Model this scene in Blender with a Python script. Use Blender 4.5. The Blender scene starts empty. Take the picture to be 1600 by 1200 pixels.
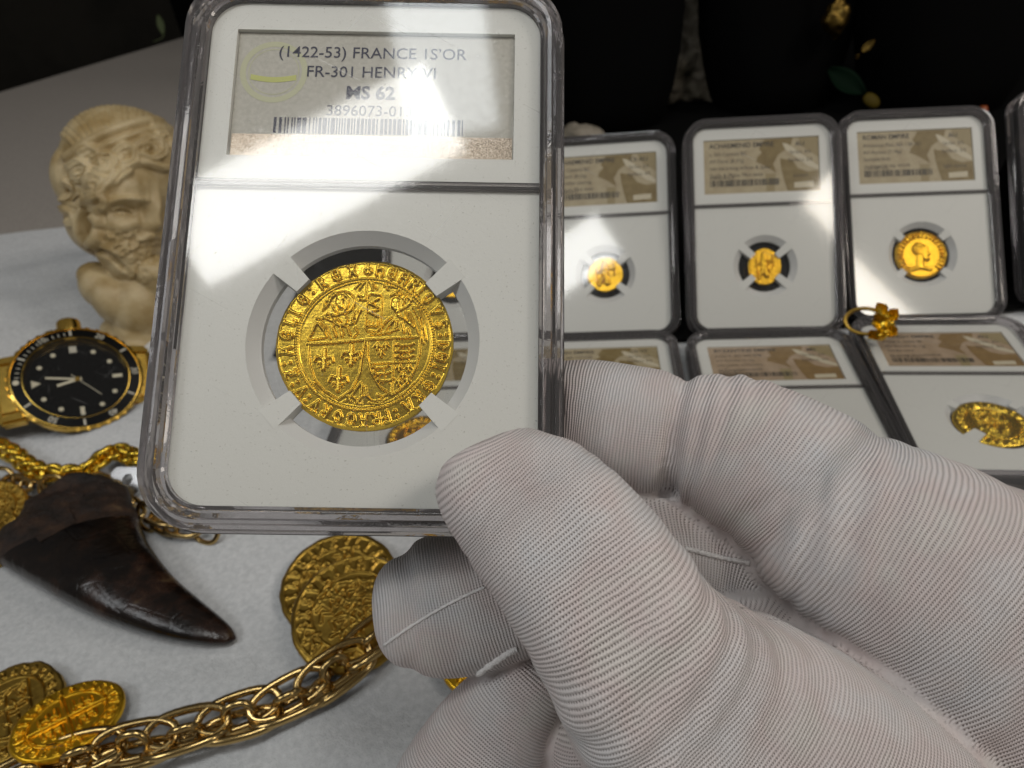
import bpy, bmesh, math, random
import numpy as np
from mathutils import Matrix, Vector
from mathutils.geometry import tessellate_polygon

random.seed(7); rng = np.random.default_rng(7)
scene = bpy.context.scene
C = scene.collection
S = 0.001                                   # everything below is written in millimetres
F = 1110.0                                  # focal length in photo pixels (1600 wide)
H = 155.5                                   # camera height above the table
# camera axes -> world: columns are world X, Y (away), Z (up) in camera coordinates
MC = np.array([[0.994, -0.065, -0.088], [0.109, 0.592, 0.799], [0.0, -0.803, 0.595]])
_x = MC[:, 0] / np.linalg.norm(MC[:, 0]); _z = MC[:, 2] - _x * (MC[:, 2] @ _x); _z /= np.linalg.norm(_z)
MC = np.stack([_x, np.cross(_z, _x), _z], 1)
C2W = MC.T                                  # world = C2W @ cam + (0,0,H)

# ------------------------------------------------------------------ camera
cam_d = bpy.data.cameras.new('camera'); cam = bpy.data.objects.new('camera', cam_d); C.objects.link(cam)
cam_d.sensor_width = 36; cam_d.lens = F / 1600 * 36
cam_d.clip_start = 0.005; cam_d.clip_end = 20
mw = Matrix.Identity(4)
for i in range(3):
    for j in range(3): mw[i][j] = C2W[i, j]
mw[2][3] = H * S
cam.matrix_world = mw
cam_d.dof.use_dof = True; cam_d.dof.focus_distance = 0.097; cam_d.dof.aperture_fstop = 38
scene.camera = cam
scene.unit_settings.system = 'METRIC'

# ------------------------------------------------------------------ world, exposure
w = bpy.data.worlds.new('World'); scene.world = w; w.use_nodes = True
bg = w.node_tree.nodes['Background']; bg.inputs[0].default_value = (1.0, 0.95, 0.9, 1); bg.inputs[1].default_value = 0.085
scene.view_settings.view_transform = 'Standard'; scene.view_settings.look = 'None'
scene.view_settings.exposure = 0.14; scene.view_settings.gamma = 1
cy = scene.cycles
cy.max_bounces = 14; cy.transmission_bounces = 12; cy.transparent_max_bounces = 16; cy.glossy_bounces = 6
cy.caustics_refractive = False; cy.caustics_reflective = False; cy.sample_clamp_indirect = 6

def cw(q): return C2W @ np.asarray(q, float) + np.array([0, 0, H])
def pxc(px, py, d): return np.array([(px - 800) / F * d, (600 - py) / F * d, -d])
def pxw(px, py, d): return cw(pxc(px, py, d))
def pxt(px, py, h=0.0):                       # pixel ray meets the level z = h above the table
    v = C2W @ np.array([(px - 800) / F, (600 - py) / F, -1.0])
    return np.array([0, 0, H]) + v * ((h - H) / v[2])

# ------------------------------------------------------------------ lamps: room lights above and behind the photographer, plus an added left fill
def area(name, pos, target, sx, sy, radiance, col=(1, 1, 1), roll=0.0, spread=180):
    L = bpy.data.lights.new(name, 'AREA'); L.shape = 'RECTANGLE'
    L.size = sx * S; L.size_y = sy * S; L.color = col
    L.energy = radiance * math.pi * (sx * S) * (sy * S); L.spread = math.radians(spread)
    o = bpy.data.objects.new(name, L); C.objects.link(o)
    p = Vector(pos) * S; d = (Vector(target) * S - p).normalized()
    o.location = p; o.rotation_euler = (d.to_track_quat('-Z', 'Y').to_matrix() @ Matrix.Rotation(roll, 3, 'Z')).to_euler()
    return o

def lsq(up, n): n = np.array(n, float); n /= np.linalg.norm(n); up = np.array(up) - n * (np.array(up) @ n); up /= np.linalg.norm(up); return np.stack([np.cross(up, n), up, n], 1)
def rodr(wv):
    th = np.linalg.norm(wv); k_ = np.array(wv) / th; K = np.array([[0, -k_[2], k_[1]], [k_[2], 0, -k_[0]], [-k_[1], k_[0], 0]]); return np.eye(3) + np.sin(th) * K + (1 - np.cos(th)) * K @ K
RS = rodr((-.18333, .00952, -.0145)); TS = np.array([-21.39, 21.2, -103.09]) + RS[:, 2] * 1.8   # raised holder in camera axes
PA = (lsq((0, .99, -.12), (-.15, .12, .98)), np.array([36., 59, -280])); PB = (lsq((-.01, 1, -.05), (-.1, .05, .99)), np.array([95., 60, -267])); PC = (lsq((-.01, 1, -.09), (-.08, .09, .99)), np.array([156., 65, -270]))
def mirror(px, py, R, t, dist):               # where a lamp has to hang for the holder's window to mirror it there
    d = np.array([(px - 800) / F, (600 - py) / F, -1.0]); n = R[:, 2]; p = d * ((n @ t) / (n @ d)); r = d - 2 * (d @ n) * n
    return cw(p + r / np.linalg.norm(r) * dist)
def lamp(name, quad, R, t, dist, radiance, col):
    a, b, c, d = [mirror(x, y, R, t, dist) for x, y in quad]   # corners in order round the lamp
    ctr = (a + b + c + d) / 4; ux = (b + c) / 2 - (a + d) / 2; uy = (a + b) / 2 - (c + d) / 2
    if np.linalg.norm(uy) > np.linalg.norm(ux): ux, uy = uy, ux
    sx = np.linalg.norm(ux); x = ux / sx; sy = np.linalg.norm(uy - x * (uy @ x)); z = cw(t) - ctr; z = -(z - x * (z @ x)); z /= np.linalg.norm(z); y = np.cross(z, x)
    L = bpy.data.lights.new(name, 'AREA'); L.shape = 'RECTANGLE'; L.size = sx * S; L.size_y = sy * S; L.color = col; L.energy = radiance * math.pi * sx * sy * S * S
    o = bpy.data.objects.new(name, L); C.objects.link(o); m4 = Matrix.Identity(4)
    for i in range(3): m4[i][0], m4[i][1], m4[i][2], m4[i][3] = x[i], y[i], z[i], ctr[i] * S
    o.matrix_world = m4; return o
lamp('ceiling_panel', [(606, -30), (742, -25), (788, 200), (632, 215)], RS, TS, 1800, 5.5, (.93, .98, 1.0))
lamp('tube_lamp', [(655, 95), (735, 228), (318, 445), (238, 312)], RS, TS, 330, 8.8, (1, 1, .97))
lamp('warm_panel', [(1262, 318), (1312, 245), (1490, 412), (1425, 500)], PB[0], PB[1], 1000, 11.0, (1, .92, .80))
area('right_panel', cw((780, 600, 520)), np.array([20, 130, 40.]), 240, 240, 16, (1, .93, .86))
area('left_fill', cw((-740, 380, 600)), np.array([0, 150, 30.]), 300, 300, 5.3, (.96, .98, 1.0))  # soft fill added to brighten from the left, no known lamp there
area('ceiling_lamp', cw((480, 1050, 240)), np.array([30, 180, 0.]), 260, 260, 3.4, (1, .95, .88))

# ------------------------------------------------------------------ materials
def mat(name, col=(.8, .8, .8), rough=.5, metal=0.0, **k):
    m = bpy.data.materials.new(name); m.use_nodes = True
    b = m.node_tree.nodes['Principled BSDF']
    b.inputs['Base Color'].default_value = (*col, 1); b.inputs['Roughness'].default_value = rough; b.inputs['Metallic'].default_value = metal
    for a, v in k.items(): b.inputs[a.replace('_', ' ')].default_value = v
    return m
def N(m, t, **k):
    n = m.node_tree.nodes.new(t)
    for a, v in k.items():
        if hasattr(n, a): setattr(n, a, v)
        else: n.inputs[a].default_value = v
    return n
def LK(m, a, b): m.node_tree.links.new(a, b)
def bsdf(m): return m.node_tree.nodes['Principled BSDF']
def noise(m, scale, detail=3, rough=.55, co='Object'):
    tc = N(m, 'ShaderNodeTexCoord'); n = N(m, 'ShaderNodeTexNoise')
    n.inputs['Scale'].default_value = scale; n.inputs['Detail'].default_value = detail; n.inputs['Roughness'].default_value = rough
    LK(m, tc.outputs[co], n.inputs['Vector']); return n
def ramp(m, src, stops):
    r = N(m, 'ShaderNodeValToRGB'); e = r.color_ramp.elements
    while len(e) < len(stops): e.new(.5)
    for x, (p, c) in zip(e, stops): x.position = p; x.color = (*c, 1)
    LK(m, src, r.inputs[0]); return r
def bump(m, src, dist, strength=1.0):
    b = N(m, 'ShaderNodeBump'); b.inputs['Distance'].default_value = dist; b.inputs['Strength'].default_value = strength
    LK(m, src, b.inputs['Height']); LK(m, b.outputs[0], bsdf(m).inputs['Normal']); return b
def varied(m, scale, c1, c2, lo=.35, hi=.65, bs=None, bd=0, detail=4):
    n = noise(m, scale, detail); r = ramp(m, n.outputs[0], [(lo, c1), (hi, c2)])
    LK(m, r.outputs[0], bsdf(m).inputs['Base Color'])
    if bs: bump(m, noise(m, bs, 4).outputs[0], bd)
    return m

def gold(name, c, rough, bs=900, bd=.00006, c2=None):
    m = mat(name, c, rough, 1.0)
    n = noise(m, 260, 5); r = ramp(m, n.outputs[0], [(.3, c), (.75, c2 or tuple(x * .8 for x in c))])
    LK(m, r.outputs[0], bsdf(m).inputs['Base Color'])
    rr = N(m, 'ShaderNodeMapRange'); rr.inputs['To Min'].default_value = rough * .75; rr.inputs['To Max'].default_value = rough * 1.35
    LK(m, noise(m, 700, 4).outputs[0], rr.inputs[0]); LK(m, rr.outputs[0], bsdf(m).inputs['Roughness'])
    bump(m, noise(m, bs, 5).outputs[0], bd); return m
M = {}
M['gold'] = gold('struck_gold', (.84, .58, .07), .25, 1700, .00002, (.62, .40, .04))
M['gold_old'] = gold('dull_gold', (.50, .32, .06), .34, 1300, .00006, (.30, .18, .035))
M['gold_bright'] = gold('bright_gold', (.95, .55, .035), .30, 1300, .00004)
M['gold_poli'] = gold('polished_gold', (.60, .42, .17), .17, 500, .00001)
M['gold_watch'] = gold('watch_gold', (.9, .58, .12), .2, 500, .00001)
M['steel'] = mat('steel', (.55, .55, .55), .25, 1.0)
M['insert'] = varied(mat('white_insert_plastic', (.74, .74, .70), .42), 3000, (.50, .49, .44), (.74, .74, .70), .27, .36, 1800, .00002)
M['recess'] = mat('milky_plastic', (.70, .70, .68), .35)
M['paper'] = varied(mat('label_paper', (.50, .48, .42), .5), 1500, (.45, .43, .375), (.52, .50, .44), bs=3000, bd=.00001)
M['strip'] = varied(mat('foil_strip', (.3, .24, .18), .35, .6), 5200, (.17, .13, .09), (.62, .52, .42), .35, .7)
M['ink'] = mat('navy_ink', (.018, .017, .045), .5)
M['ink_black'] = mat('black_ink', (.02, .018, .016), .5)
M['ink_brown'] = mat('brown_ink', (.09, .07, .04), .5)
M['emblem'] = mat('pale_yellow_print', (.50, .50, .33), .45)
M['emblem2'] = mat('yellow_green_print', (.50, .52, .15), .45)
M['tan'] = varied(mat('tan_label', (.46, .39, .25), .5), 300, (.49, .41, .26), (.42, .34, .21))
M['tan_dark'] = varied(mat('olive_tan_print', (.30, .22, .09), .5), 260, (.27, .20, .075), (.20, .135, .04))
M['tan_mid'] = mat('mid_tan_print', (.33, .26, .13), .5)
M['tan_pale'] = mat('pale_tan_print', (.62, .55, .40), .5)
M['tan_red'] = varied(mat('rose_tan_label', (.50, .38, .26), .5), 300, (.46, .34, .23), (.38, .275, .175))
M['tan_red_dark'] = varied(mat('rose_olive_print', (.27, .17, .06), .5), 260, (.30, .19, .07), (.23, .14, .05))
M['velvet'] = mat('black_velvet', (.0035, .0035, .0035), .95, 0, Specular_IOR_Level=.05)
M['blackdial'] = mat('black_lacquer', (.003, .003, .003), .2, 0, Specular_IOR_Level=.15)
M['bezel'] = mat('black_bezel_ceramic', (.004, .004, .004), .3, 0, Specular_IOR_Level=.12)
M['lume'] = mat('ivory_lume', (.62, .57, .42), .5)
M['print_grey'] = mat('bezel_numerals', (.50, .47, .38), .45)
M['floor'] = varied(mat('dark_floor', (.03, .027, .02), .8), 6, (.022, .02, .014), (.045, .04, .03))
M['suede'] = varied(mat('grey_suede', (.36, .33, .29), .95), 900, (.31, .28, .25), (.43, .39, .35), .3, .7, 1600, .0003)
M['bunch'] = varied(mat('crumpled_beige_fabric', (.2, .17, .13), .9), 60, (.16, .14, .10), (.36, .32, .26), .35, .65, 900, .0002)
M['green'] = mat('dark_green_glass', (.001, .008, .003), .7, 0, Specular_IOR_Level=.06)
M['leaf'] = mat('pale_green_leaf', (.10, .13, .05), .6)
M['yellow'] = mat('amber_tip', (.07, .05, .005), .6, 0, Specular_IOR_Level=.1)
M['gold_dark'] = gold('darkened_gold', (.26, .17, .04), .4, 900, .0001, (.08, .05, .015))  # gold darkened: dimness of the ornaments behind is put into the colour
M['orange'] = mat('orange_bead', (.30, .06, .005), .4)

# clear plastic
m = bpy.data.materials.new('clear_acrylic'); m.use_nodes = True; m.node_tree.nodes.clear()
o_ = N(m, 'ShaderNodeOutputMaterial'); g_ = N(m, 'ShaderNodeBsdfGlass'); g_.inputs['IOR'].default_value = 1.47; g_.inputs['Roughness'].default_value = .03
g_.inputs['Color'].default_value = (.86, .84, .845, 1)
tcn = noise(m, 420, 3); bp = N(m, 'ShaderNodeBump'); bp.inputs['Distance'].default_value = .00003; LK(m, tcn.outputs[0], bp.inputs['Height']); LK(m, bp.outputs[0], g_.inputs['Normal'])
gd_ = N(m, 'ShaderNodeBsdfDiffuse'); gd_.inputs[0].default_value = (.62, .60, .60, 1); gt_ = N(m, 'ShaderNodeBsdfTranslucent'); gt_.inputs[0].default_value = (.62, .60, .60, 1)
gm1 = N(m, 'ShaderNodeMixShader'); gm1.inputs[0].default_value = .5; LK(m, gd_.outputs[0], gm1.inputs[1]); LK(m, gt_.outputs[0], gm1.inputs[2]); gm2 = N(m, 'ShaderNodeMixShader'); gm2.inputs[0].default_value = .17; LK(m, g_.outputs[0], gm2.inputs[1]); LK(m, gm1.outputs[0], gm2.inputs[2])
LK(m, gm2.outputs[0], o_.inputs[0]); M['glass'] = m
m = bpy.data.materials.new('clear_window'); m.use_nodes = True; m.node_tree.nodes.clear()
o_ = N(m, 'ShaderNodeOutputMaterial'); mx = N(m, 'ShaderNodeMixShader'); tr = N(m, 'ShaderNodeBsdfTransparent'); gl = N(m, 'ShaderNodeBsdfGlossy'); geo = N(m, 'ShaderNodeNewGeometry'); dt = N(m, 'ShaderNodeVectorMath', operation='DOT_PRODUCT'); LK(m, geo.outputs['Normal'], dt.inputs[0]); LK(m, geo.outputs['Incoming'], dt.inputs[1])
def mth_(op, a, b):
    q = N(m, 'ShaderNodeMath', operation=op)
    for i_, v_ in enumerate((a, b)):
        if isinstance(v_, (int, float)): q.inputs[i_].default_value = v_
        elif v_ is not None: LK(m, v_, q.inputs[i_])
    return q
sch = mth_('POWER', mth_('SUBTRACT', 1.0, mth_('ABSOLUTE', dt.outputs['Value'], None).outputs[0]).outputs[0], 5.0)
fr = N(m, 'ShaderNodeMath', operation='MULTIPLY_ADD'); LK(m, sch.outputs[0], fr.inputs[0]); fr.inputs[1].default_value = .92; fr.inputs[2].default_value = .08; fr.label = 'fresnel'
gl.inputs['Roughness'].default_value = .035; tr.inputs[0].default_value = (.985, .985, .98, 1)
nz = noise(m, 700, 4); rr = N(m, 'ShaderNodeMapRange'); rr.inputs['From Min'].default_value = .4; rr.inputs['From Max'].default_value = .75; rr.inputs['To Min'].default_value = .058; rr.inputs['To Max'].default_value = .098
LK(m, nz.outputs[0], rr.inputs[0]); LK(m, rr.outputs[0], gl.inputs['Roughness'])
LK(m, fr.outputs[0], mx.inputs[0]); LK(m, tr.outputs[0], mx.inputs[1]); LK(m, gl.outputs[0], mx.inputs[2]); df = N(m, 'ShaderNodeBsdfDiffuse'); df.inputs[0].default_value = (.8, .8, .78, 1); mx2 = N(m, 'ShaderNodeMixShader')
tcw = N(m, 'ShaderNodeTexCoord'); facs = []
for rz_, sc_, th_ in ((.5, (40, 1500, 1), .72), (-.9, (30, 1800, 1), .73), (1.5, (50, 1400, 1), .74), (0, (1300, 1300, 1), .735)):
    mp_ = N(m, 'ShaderNodeMapping'); mp_.inputs['Rotation'].default_value = (0, 0, rz_); LK(m, tcw.outputs['Object'], mp_.inputs[0]); sc2 = N(m, 'ShaderNodeVectorMath', operation='MULTIPLY'); LK(m, mp_.outputs[0], sc2.inputs[0]); sc2.inputs[1].default_value = sc_
    nn = N(m, 'ShaderNodeTexNoise'); nn.inputs['Scale'].default_value = 1.0; nn.inputs['Detail'].default_value = 1.0; LK(m, sc2.outputs[0], nn.inputs['Vector'])
    mr_ = N(m, 'ShaderNodeMapRange'); mr_.inputs['From Min'].default_value = th_; mr_.inputs['From Max'].default_value = th_ + .06; LK(m, nn.outputs[0], mr_.inputs[0]); facs.append(mr_.outputs[0])
f_ = facs[0]
for g2 in facs[1:]: f_ = mth_('MAXIMUM', f_, g2).outputs[0]
hz_ = mth_('ADD', mth_('MULTIPLY', f_, .22).outputs[0], .012)
LK(m, hz_.outputs[0], mx2.inputs[0]); LK(m, mx.outputs[0], mx2.inputs[1]); LK(m, df.outputs[0], mx2.inputs[2]); LK(m, mx2.outputs[0], o_.inputs[0]); M['window'] = m

M['crystal'] = M['window'].copy(); M['crystal'].name = 'watch_crystal'
for n_ in M['crystal'].node_tree.nodes:
    if n_.label == 'fresnel': n_.inputs[1].default_value = .4; n_.inputs[2].default_value = .012

# cloth
m = varied(mat('white_cotton_cloth', (.70, .71, .71), .9), 700, (.64, .655, .66), (.80, .81, .815), .3, .7)
n1 = noise(m, 60, 4); n2 = noise(m, 2600, 2)
ad = N(m, 'ShaderNodeMath', operation='MULTIPLY_ADD'); ad.inputs[1].default_value = .25; LK(m, n2.outputs[0], ad.inputs[0]); LK(m, n1.outputs[0], ad.inputs[2]); bump(m, ad.outputs[0], .0016)
M['cloth'] = m
# marble-like bust
m = varied(mat('aged_ivory_marble', (.52, .39, .19), .45, 0, Subsurface_Weight=.1, Subsurface_Radius=(.003, .002, .001)), 70, (.62, .50, .29), (.36, .25, .10), .35, .68, 700, .0002)
M['marble'] = m
# fossil tooth
m = mat('fossil_tooth_enamel', (.02, .012, .008), .3)
n = noise(m, 70, 6, .65); r = ramp(m, n.outputs[0], [(.36, (.003, .002, .002)), (.52, (.009, .005, .003)), (.63, (.030, .012, .006)), (.72, (.13, .085, .04))]); LK(m, r.outputs[0], bsdf(m).inputs['Base Color'])
rr = N(m, 'ShaderNodeMapRange'); rr.inputs['To Min'].default_value = .06; rr.inputs['To Max'].default_value = .42; LK(m, n.outputs[0], rr.inputs[0]); LK(m, rr.outputs[0], bsdf(m).inputs['Roughness'])
vo = N(m, 'ShaderNodeTexVoronoi', feature='DISTANCE_TO_EDGE'); vo.inputs['Scale'].default_value = 90; tc = N(m, 'ShaderNodeTexCoord'); LK(m, tc.outputs['Object'], vo.inputs['Vector'])
mr = N(m, 'ShaderNodeMapRange'); mr.inputs['From Max'].default_value = .04; LK(m, vo.outputs[0], mr.inputs[0])
ad = N(m, 'ShaderNodeMath', operation='MULTIPLY_ADD'); ad.inputs[1].default_value = .07; LK(m, mr.outputs[0], ad.inputs[0]); LK(m, n.outputs[0], ad.inputs[2])
bump(m, ad.outputs[0], .0006); M['tooth'] = m
m = mat('fossil_root_bone', (.05, .025, .015), .6)
n = noise(m, 110, 7, .7); r = ramp(m, n.outputs[0], [(.36, (.005, .003, .002)), (.52, (.022, .010, .005)), (.63, (.055, .025, .011)), (.73, (.17, .11, .05))]); LK(m, r.outputs[0], bsdf(m).inputs['Base Color'])
bump(m, noise(m, 260, 6, .7).outputs[0], .0013); M['tooth_root'] = m

# knitted glove: rows (ks) and stitches (ka) come from each finger's own length and girth
m = mat('white_knit_cotton', (.78, .75, .74), .85, 0, Sheen_Weight=.06, Sheen_Roughness=.5)
as_ = N(m, 'ShaderNodeAttribute', attribute_name='ks'); aa = N(m, 'ShaderNodeAttribute', attribute_name='ka')
def mth(op, a, b=None, c=None):
    q = N(m, 'ShaderNodeMath', operation=op)
    for i, v in enumerate((a, b, c)):
        if v is None: continue
        if isinstance(v, (int, float)): q.inputs[i].default_value = v
        else: LK(m, v, q.inputs[i])
    return q.outputs[0]
wob = noise(m, 260, 3).outputs[0]
kp = mth('MULTIPLY_ADD', wob, .28, as_.outputs['Fac'])
sn = mth('SINE', mth('MULTIPLY', kp, 2 * math.pi / .46))
an = mth('SINE', mth('MULTIPLY', mth('MULTIPLY_ADD', wob, .3, aa.outputs['Fac']), 2 * math.pi / .36))
low = mth('SMOOTH_MIN', mth('MULTIPLY', mth('SUBTRACT', -.05, sn), 1.1), 1.0, .2)
low = mth('MAXIMUM', low, 0.0)
hole = mth('MULTIPLY', low, mth('MAXIMUM', mth('MULTIPLY_ADD', an, .75, .3), 0.0))
st = N(m, 'ShaderNodeMapRange'); st.inputs['From Min'].default_value = .38; st.inputs['From Max'].default_value = .62; st.inputs['To Min'].default_value = .5; LK(m, noise(m, 55, 2).outputs[0], st.inputs[0])
kb = N(m, 'ShaderNodeAttribute', attribute_name='kb').outputs['Fac']
hole_c = mth('MULTIPLY_ADD', mth('MULTIPLY', hole, st.outputs[0]), kb, mth('MULTIPLY', mth('SUBTRACT', 1.0, kb), .17))
fz = noise(m, 4200, 3)
hgt = mth('MULTIPLY_ADD', kb, mth('MULTIPLY_ADD', sn, .42, mth('MULTIPLY_ADD', hole, -.8, mth('MULTIPLY', an, .12))), mth('MULTIPLY', fz.outputs[0], .5))
pk = ramp(m, noise(m, 75, 3).outputs[0], [(.32, (.655, .65, .66)), (.46, (.69, .645, .635)), (.56, (.67, .59, .575)), (.68, (.68, .64, .61))])
mxr = N(m, 'ShaderNodeMix', data_type='RGBA'); LK(m, hole_c, mxr.inputs[0]); LK(m, pk.outputs[0], mxr.inputs[6]); mxr.inputs[7].default_value = (.10, .065, .06, 1)
LK(m, mxr.outputs[2], bsdf(m).inputs['Base Color']); bump(m, hgt, .00015, 1.0); M['glove'] = m
M['thread'] = varied(mat('seam_thread', (.80, .78, .77), .8), 2500, (.72, .70, .69), (.84, .82, .81), bs=3500, bd=.0003)

# ------------------------------------------------------------------ mesh helpers
def mesh(name, V, Fc, material, smooth=None, scale=S):
    me = bpy.data.meshes.new(name)
    V = np.asarray(V, float) * scale
    me.from_pydata(V.tolist(), [], [tuple(int(i) for i in f) for f in Fc])
    if material: me.materials.append(material)
    if smooth is not None:
        me.polygons.foreach_set('use_smooth', [True] * len(me.polygons))
        if smooth < 180: me.set_sharp_from_angle(angle=math.radians(smooth))
    me.update(); return me
def recalc(me):
    b = bmesh.new(); b.from_mesh(me); bmesh.ops.recalc_face_normals(b, faces=b.faces); b.to_mesh(me); b.free(); return me
def obj(name, me, parent=None):
    o = bpy.data.objects.new(name, me); C.objects.link(o)
    if parent is not None: o.parent = parent
    return o
def tag(o, label=None, cat=None, group=None, kind=None):
    if label: o['label'] = label
    if cat: o['category'] = cat
    if group: o['group'] = group
    if kind: o['kind'] = kind
    return o
def pose(o, R, t):
    m4 = Matrix.Identity(4)
    for i in range(3):
        for j in range(3): m4[i][j] = R[i][j]
        m4[i][3] = t[i] * S
    o.matrix_world = m4; return o
def thing(name, label, cat, R=np.eye(3), t=(0, 0, 0), group=None, me=None):
    o = bpy.data.objects.new(name, me); C.objects.link(o)
    if me is None: o.empty_display_size = .01
    pose(o, R, t); return tag(o, label, cat, group)
def frame_from(n, up):
    n = np.asarray(n, float); n /= np.linalg.norm(n); x = np.cross(up, n); x /= np.linalg.norm(x); return np.stack([x, np.cross(n, x), n], 1)
def join(parts):
    V, Fc, k = [], [], 0
    for v, f in parts:
        V.append(np.asarray(v, float)); Fc += [tuple(i + k for i in q) for q in f]; k += len(v)
    return np.concatenate(V), Fc
def box(x0, x1, y0, y1, z0, z1):
    v = [(x, y, z) for z in (z0, z1) for y in (y0, y1) for x in (x0, x1)]
    return v, [(0, 2, 3, 1), (4, 5, 7, 6), (0, 1, 5, 4), (2, 6, 7, 3), (0, 4, 6, 2), (1, 3, 7, 5)]
def rrect(w_, h_, r, n=10):
    p = []
    for cx, cy_, a0 in ((w_ - r, h_ - r, 0), (-w_ + r, h_ - r, 90), (-w_ + r, -h_ + r, 180), (w_ - r, -h_ + r, 270)):
        for i in range(n + 1):
            a = math.radians(a0 + 90 * i / n); p.append((cx + r * math.cos(a), cy_ + r * math.sin(a)))
    return p
def circle(cx, cy_, r, n=64): return [(cx + r * math.cos(2 * math.pi * i / n), cy_ + r * math.sin(2 * math.pi * i / n)) for i in range(n)]
def plate(loops, z0, z1):                       # flat plate, first loop outside, the rest holes
    pts = [p for l in loops for p in l]
    tris = tessellate_polygon([[Vector((x, y, 0)) for x, y in l] for l in loops])
    n = len(pts); V = [(x, y, z1) for x, y in pts] + [(x, y, z0) for x, y in pts]; Fc = []
    for t in tris:
        a, b, c = [pts[i] for i in t]
        if (b[0] - a[0]) * (c[1] - a[1]) - (b[1] - a[1]) * (c[0] - a[0]) < 0: t = t[::-1]
        Fc.append(tuple(t)); Fc.append(tuple(i + n for i in t[::-1]))
    k = 0
    for li, l in enumerate(loops):
        for i in range(len(l)):
            a, b = k + i, k + (i + 1) % len(l); Fc.append((a, a + n, b + n, b) if li == 0 else (a, b, b + n, a + n))
        k += len(l)
    return V, Fc
def sheet(loop, z):
    return [(x, y, z) for x, y in loop], [tuple(range(len(loop)))]
def lathe(prof, n=48, closed=False, cx=0, cy_=0):
    V = []; Fc = []; k = len(prof)
    for i in range(n):
        a = 2 * math.pi * i / n; V += [(cx + r * math.cos(a), cy_ + r * math.sin(a), z) for r, z in prof]
    for i in range(n):
        for j in range(k if closed else k - 1):
            a, b = i * k + j, i * k + (j + 1) % k; c, d = ((i + 1) % n) * k + (j + 1) % k, ((i + 1) % n) * k + j; Fc.append((a, d, c, b))
    return V, Fc
def sweep(path, r, n=8, closed=False, r2=None):  # tube along a 3-D path
    P = np.asarray(path, float); k = len(P); V = []
    T = np.roll(P, -1, 0) - np.roll(P, 1, 0)
    if not closed: T[0] = P[1] - P[0]; T[-1] = P[-1] - P[-2]
    T /= np.linalg.norm(T, axis=1)[:, None] + 1e-12
    u = np.cross(T[0], (0, 0, 1.0));
    if np.linalg.norm(u) < .1: u = np.cross(T[0], (0, 1.0, 0))
    rr_ = r if hasattr(r, '__len__') else [r] * k
    for i in range(k):
        u = u - T[i] * (u @ T[i]); u /= np.linalg.norm(u) + 1e-12; v = np.cross(T[i], u)
        for j in range(n):
            a = 2 * math.pi * j / n; V.append(P[i] + rr_[i] * (u * math.cos(a) + v * math.sin(a) * (r2 or 1)))
    Fc = []
    for i in range(k if closed else k - 1):
        for j in range(n):
            a, b = i * n + j, i * n + (j + 1) % n; c, d = ((i + 1) % k) * n + (j + 1) % n, ((i + 1) % k) * n + j; Fc.append((a, b, c, d))
    if not closed: Fc.append(tuple(range(n))[::-1]); Fc.append(tuple((k - 1) * n + j for j in range(n)))
    return V, Fc
def catmull(P, m):
    P = np.asarray(P, float); Q = np.concatenate([[2 * P[0] - P[1]], P, [2 * P[-1] - P[-2]]]); out = []
    for i in range(len(P) - 1):
        a, b, c, d = Q[i:i + 4]
        for t in np.linspace(0, 1, m, endpoint=False):
            out.append(.5 * (2 * b + (c - a) * t + (2 * a - 5 * b + 4 * c - d) * t * t + (3 * b - a - 3 * c + d) * t ** 3))
    out.append(P[-1]); return np.array(out)
_tc = {}
def text(s, size, x=0, y=0, align='CENTER', bold=0.0, sx=1.0):
    key = (s, size, align, bold)
    if key not in _tc:
        cu = bpy.data.curves.new('t', 'FONT'); cu.body = s; cu.size = size; cu.align_x = align; cu.resolution_u = 3; cu.offset = bold
        o = bpy.data.objects.new('t', cu); C.objects.link(o)
        dg = bpy.context.evaluated_depsgraph_get(); me = o.evaluated_get(dg).to_mesh()
        V = np.array([v.co[:] for v in me.vertices]).reshape(-1, 3); Fc = [tuple(p.vertices) for p in me.polygons]
        o.evaluated_get(dg).to_mesh_clear(); bpy.data.objects.remove(o); bpy.data.curves.remove(cu); _tc[key] = (V, Fc)
    V, Fc = _tc[key]; V = V.copy(); V[:, 0] = V[:, 0] * sx + x; V[:, 1] += y; return V, Fc
def lift(vf, z): v = np.array(vf[0], float).reshape(-1, 3); v[:, 2] = z; return v, vf[1]
def vnoise(P, seed=0, octaves=4):                # cheap smooth noise: sums of random sines
    r = np.random.default_rng(seed); P = np.asarray(P, float); out = np.zeros(len(P)); amp = 1
    f = 1.0
    for o in range(octaves):
        for _ in range(5):
            k = r.normal(size=P.shape[1]) * f; out += amp * np.sin(P @ k + r.uniform(0, 6.28)) / 5
        amp *= .55; f *= 2.0
    return out

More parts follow.
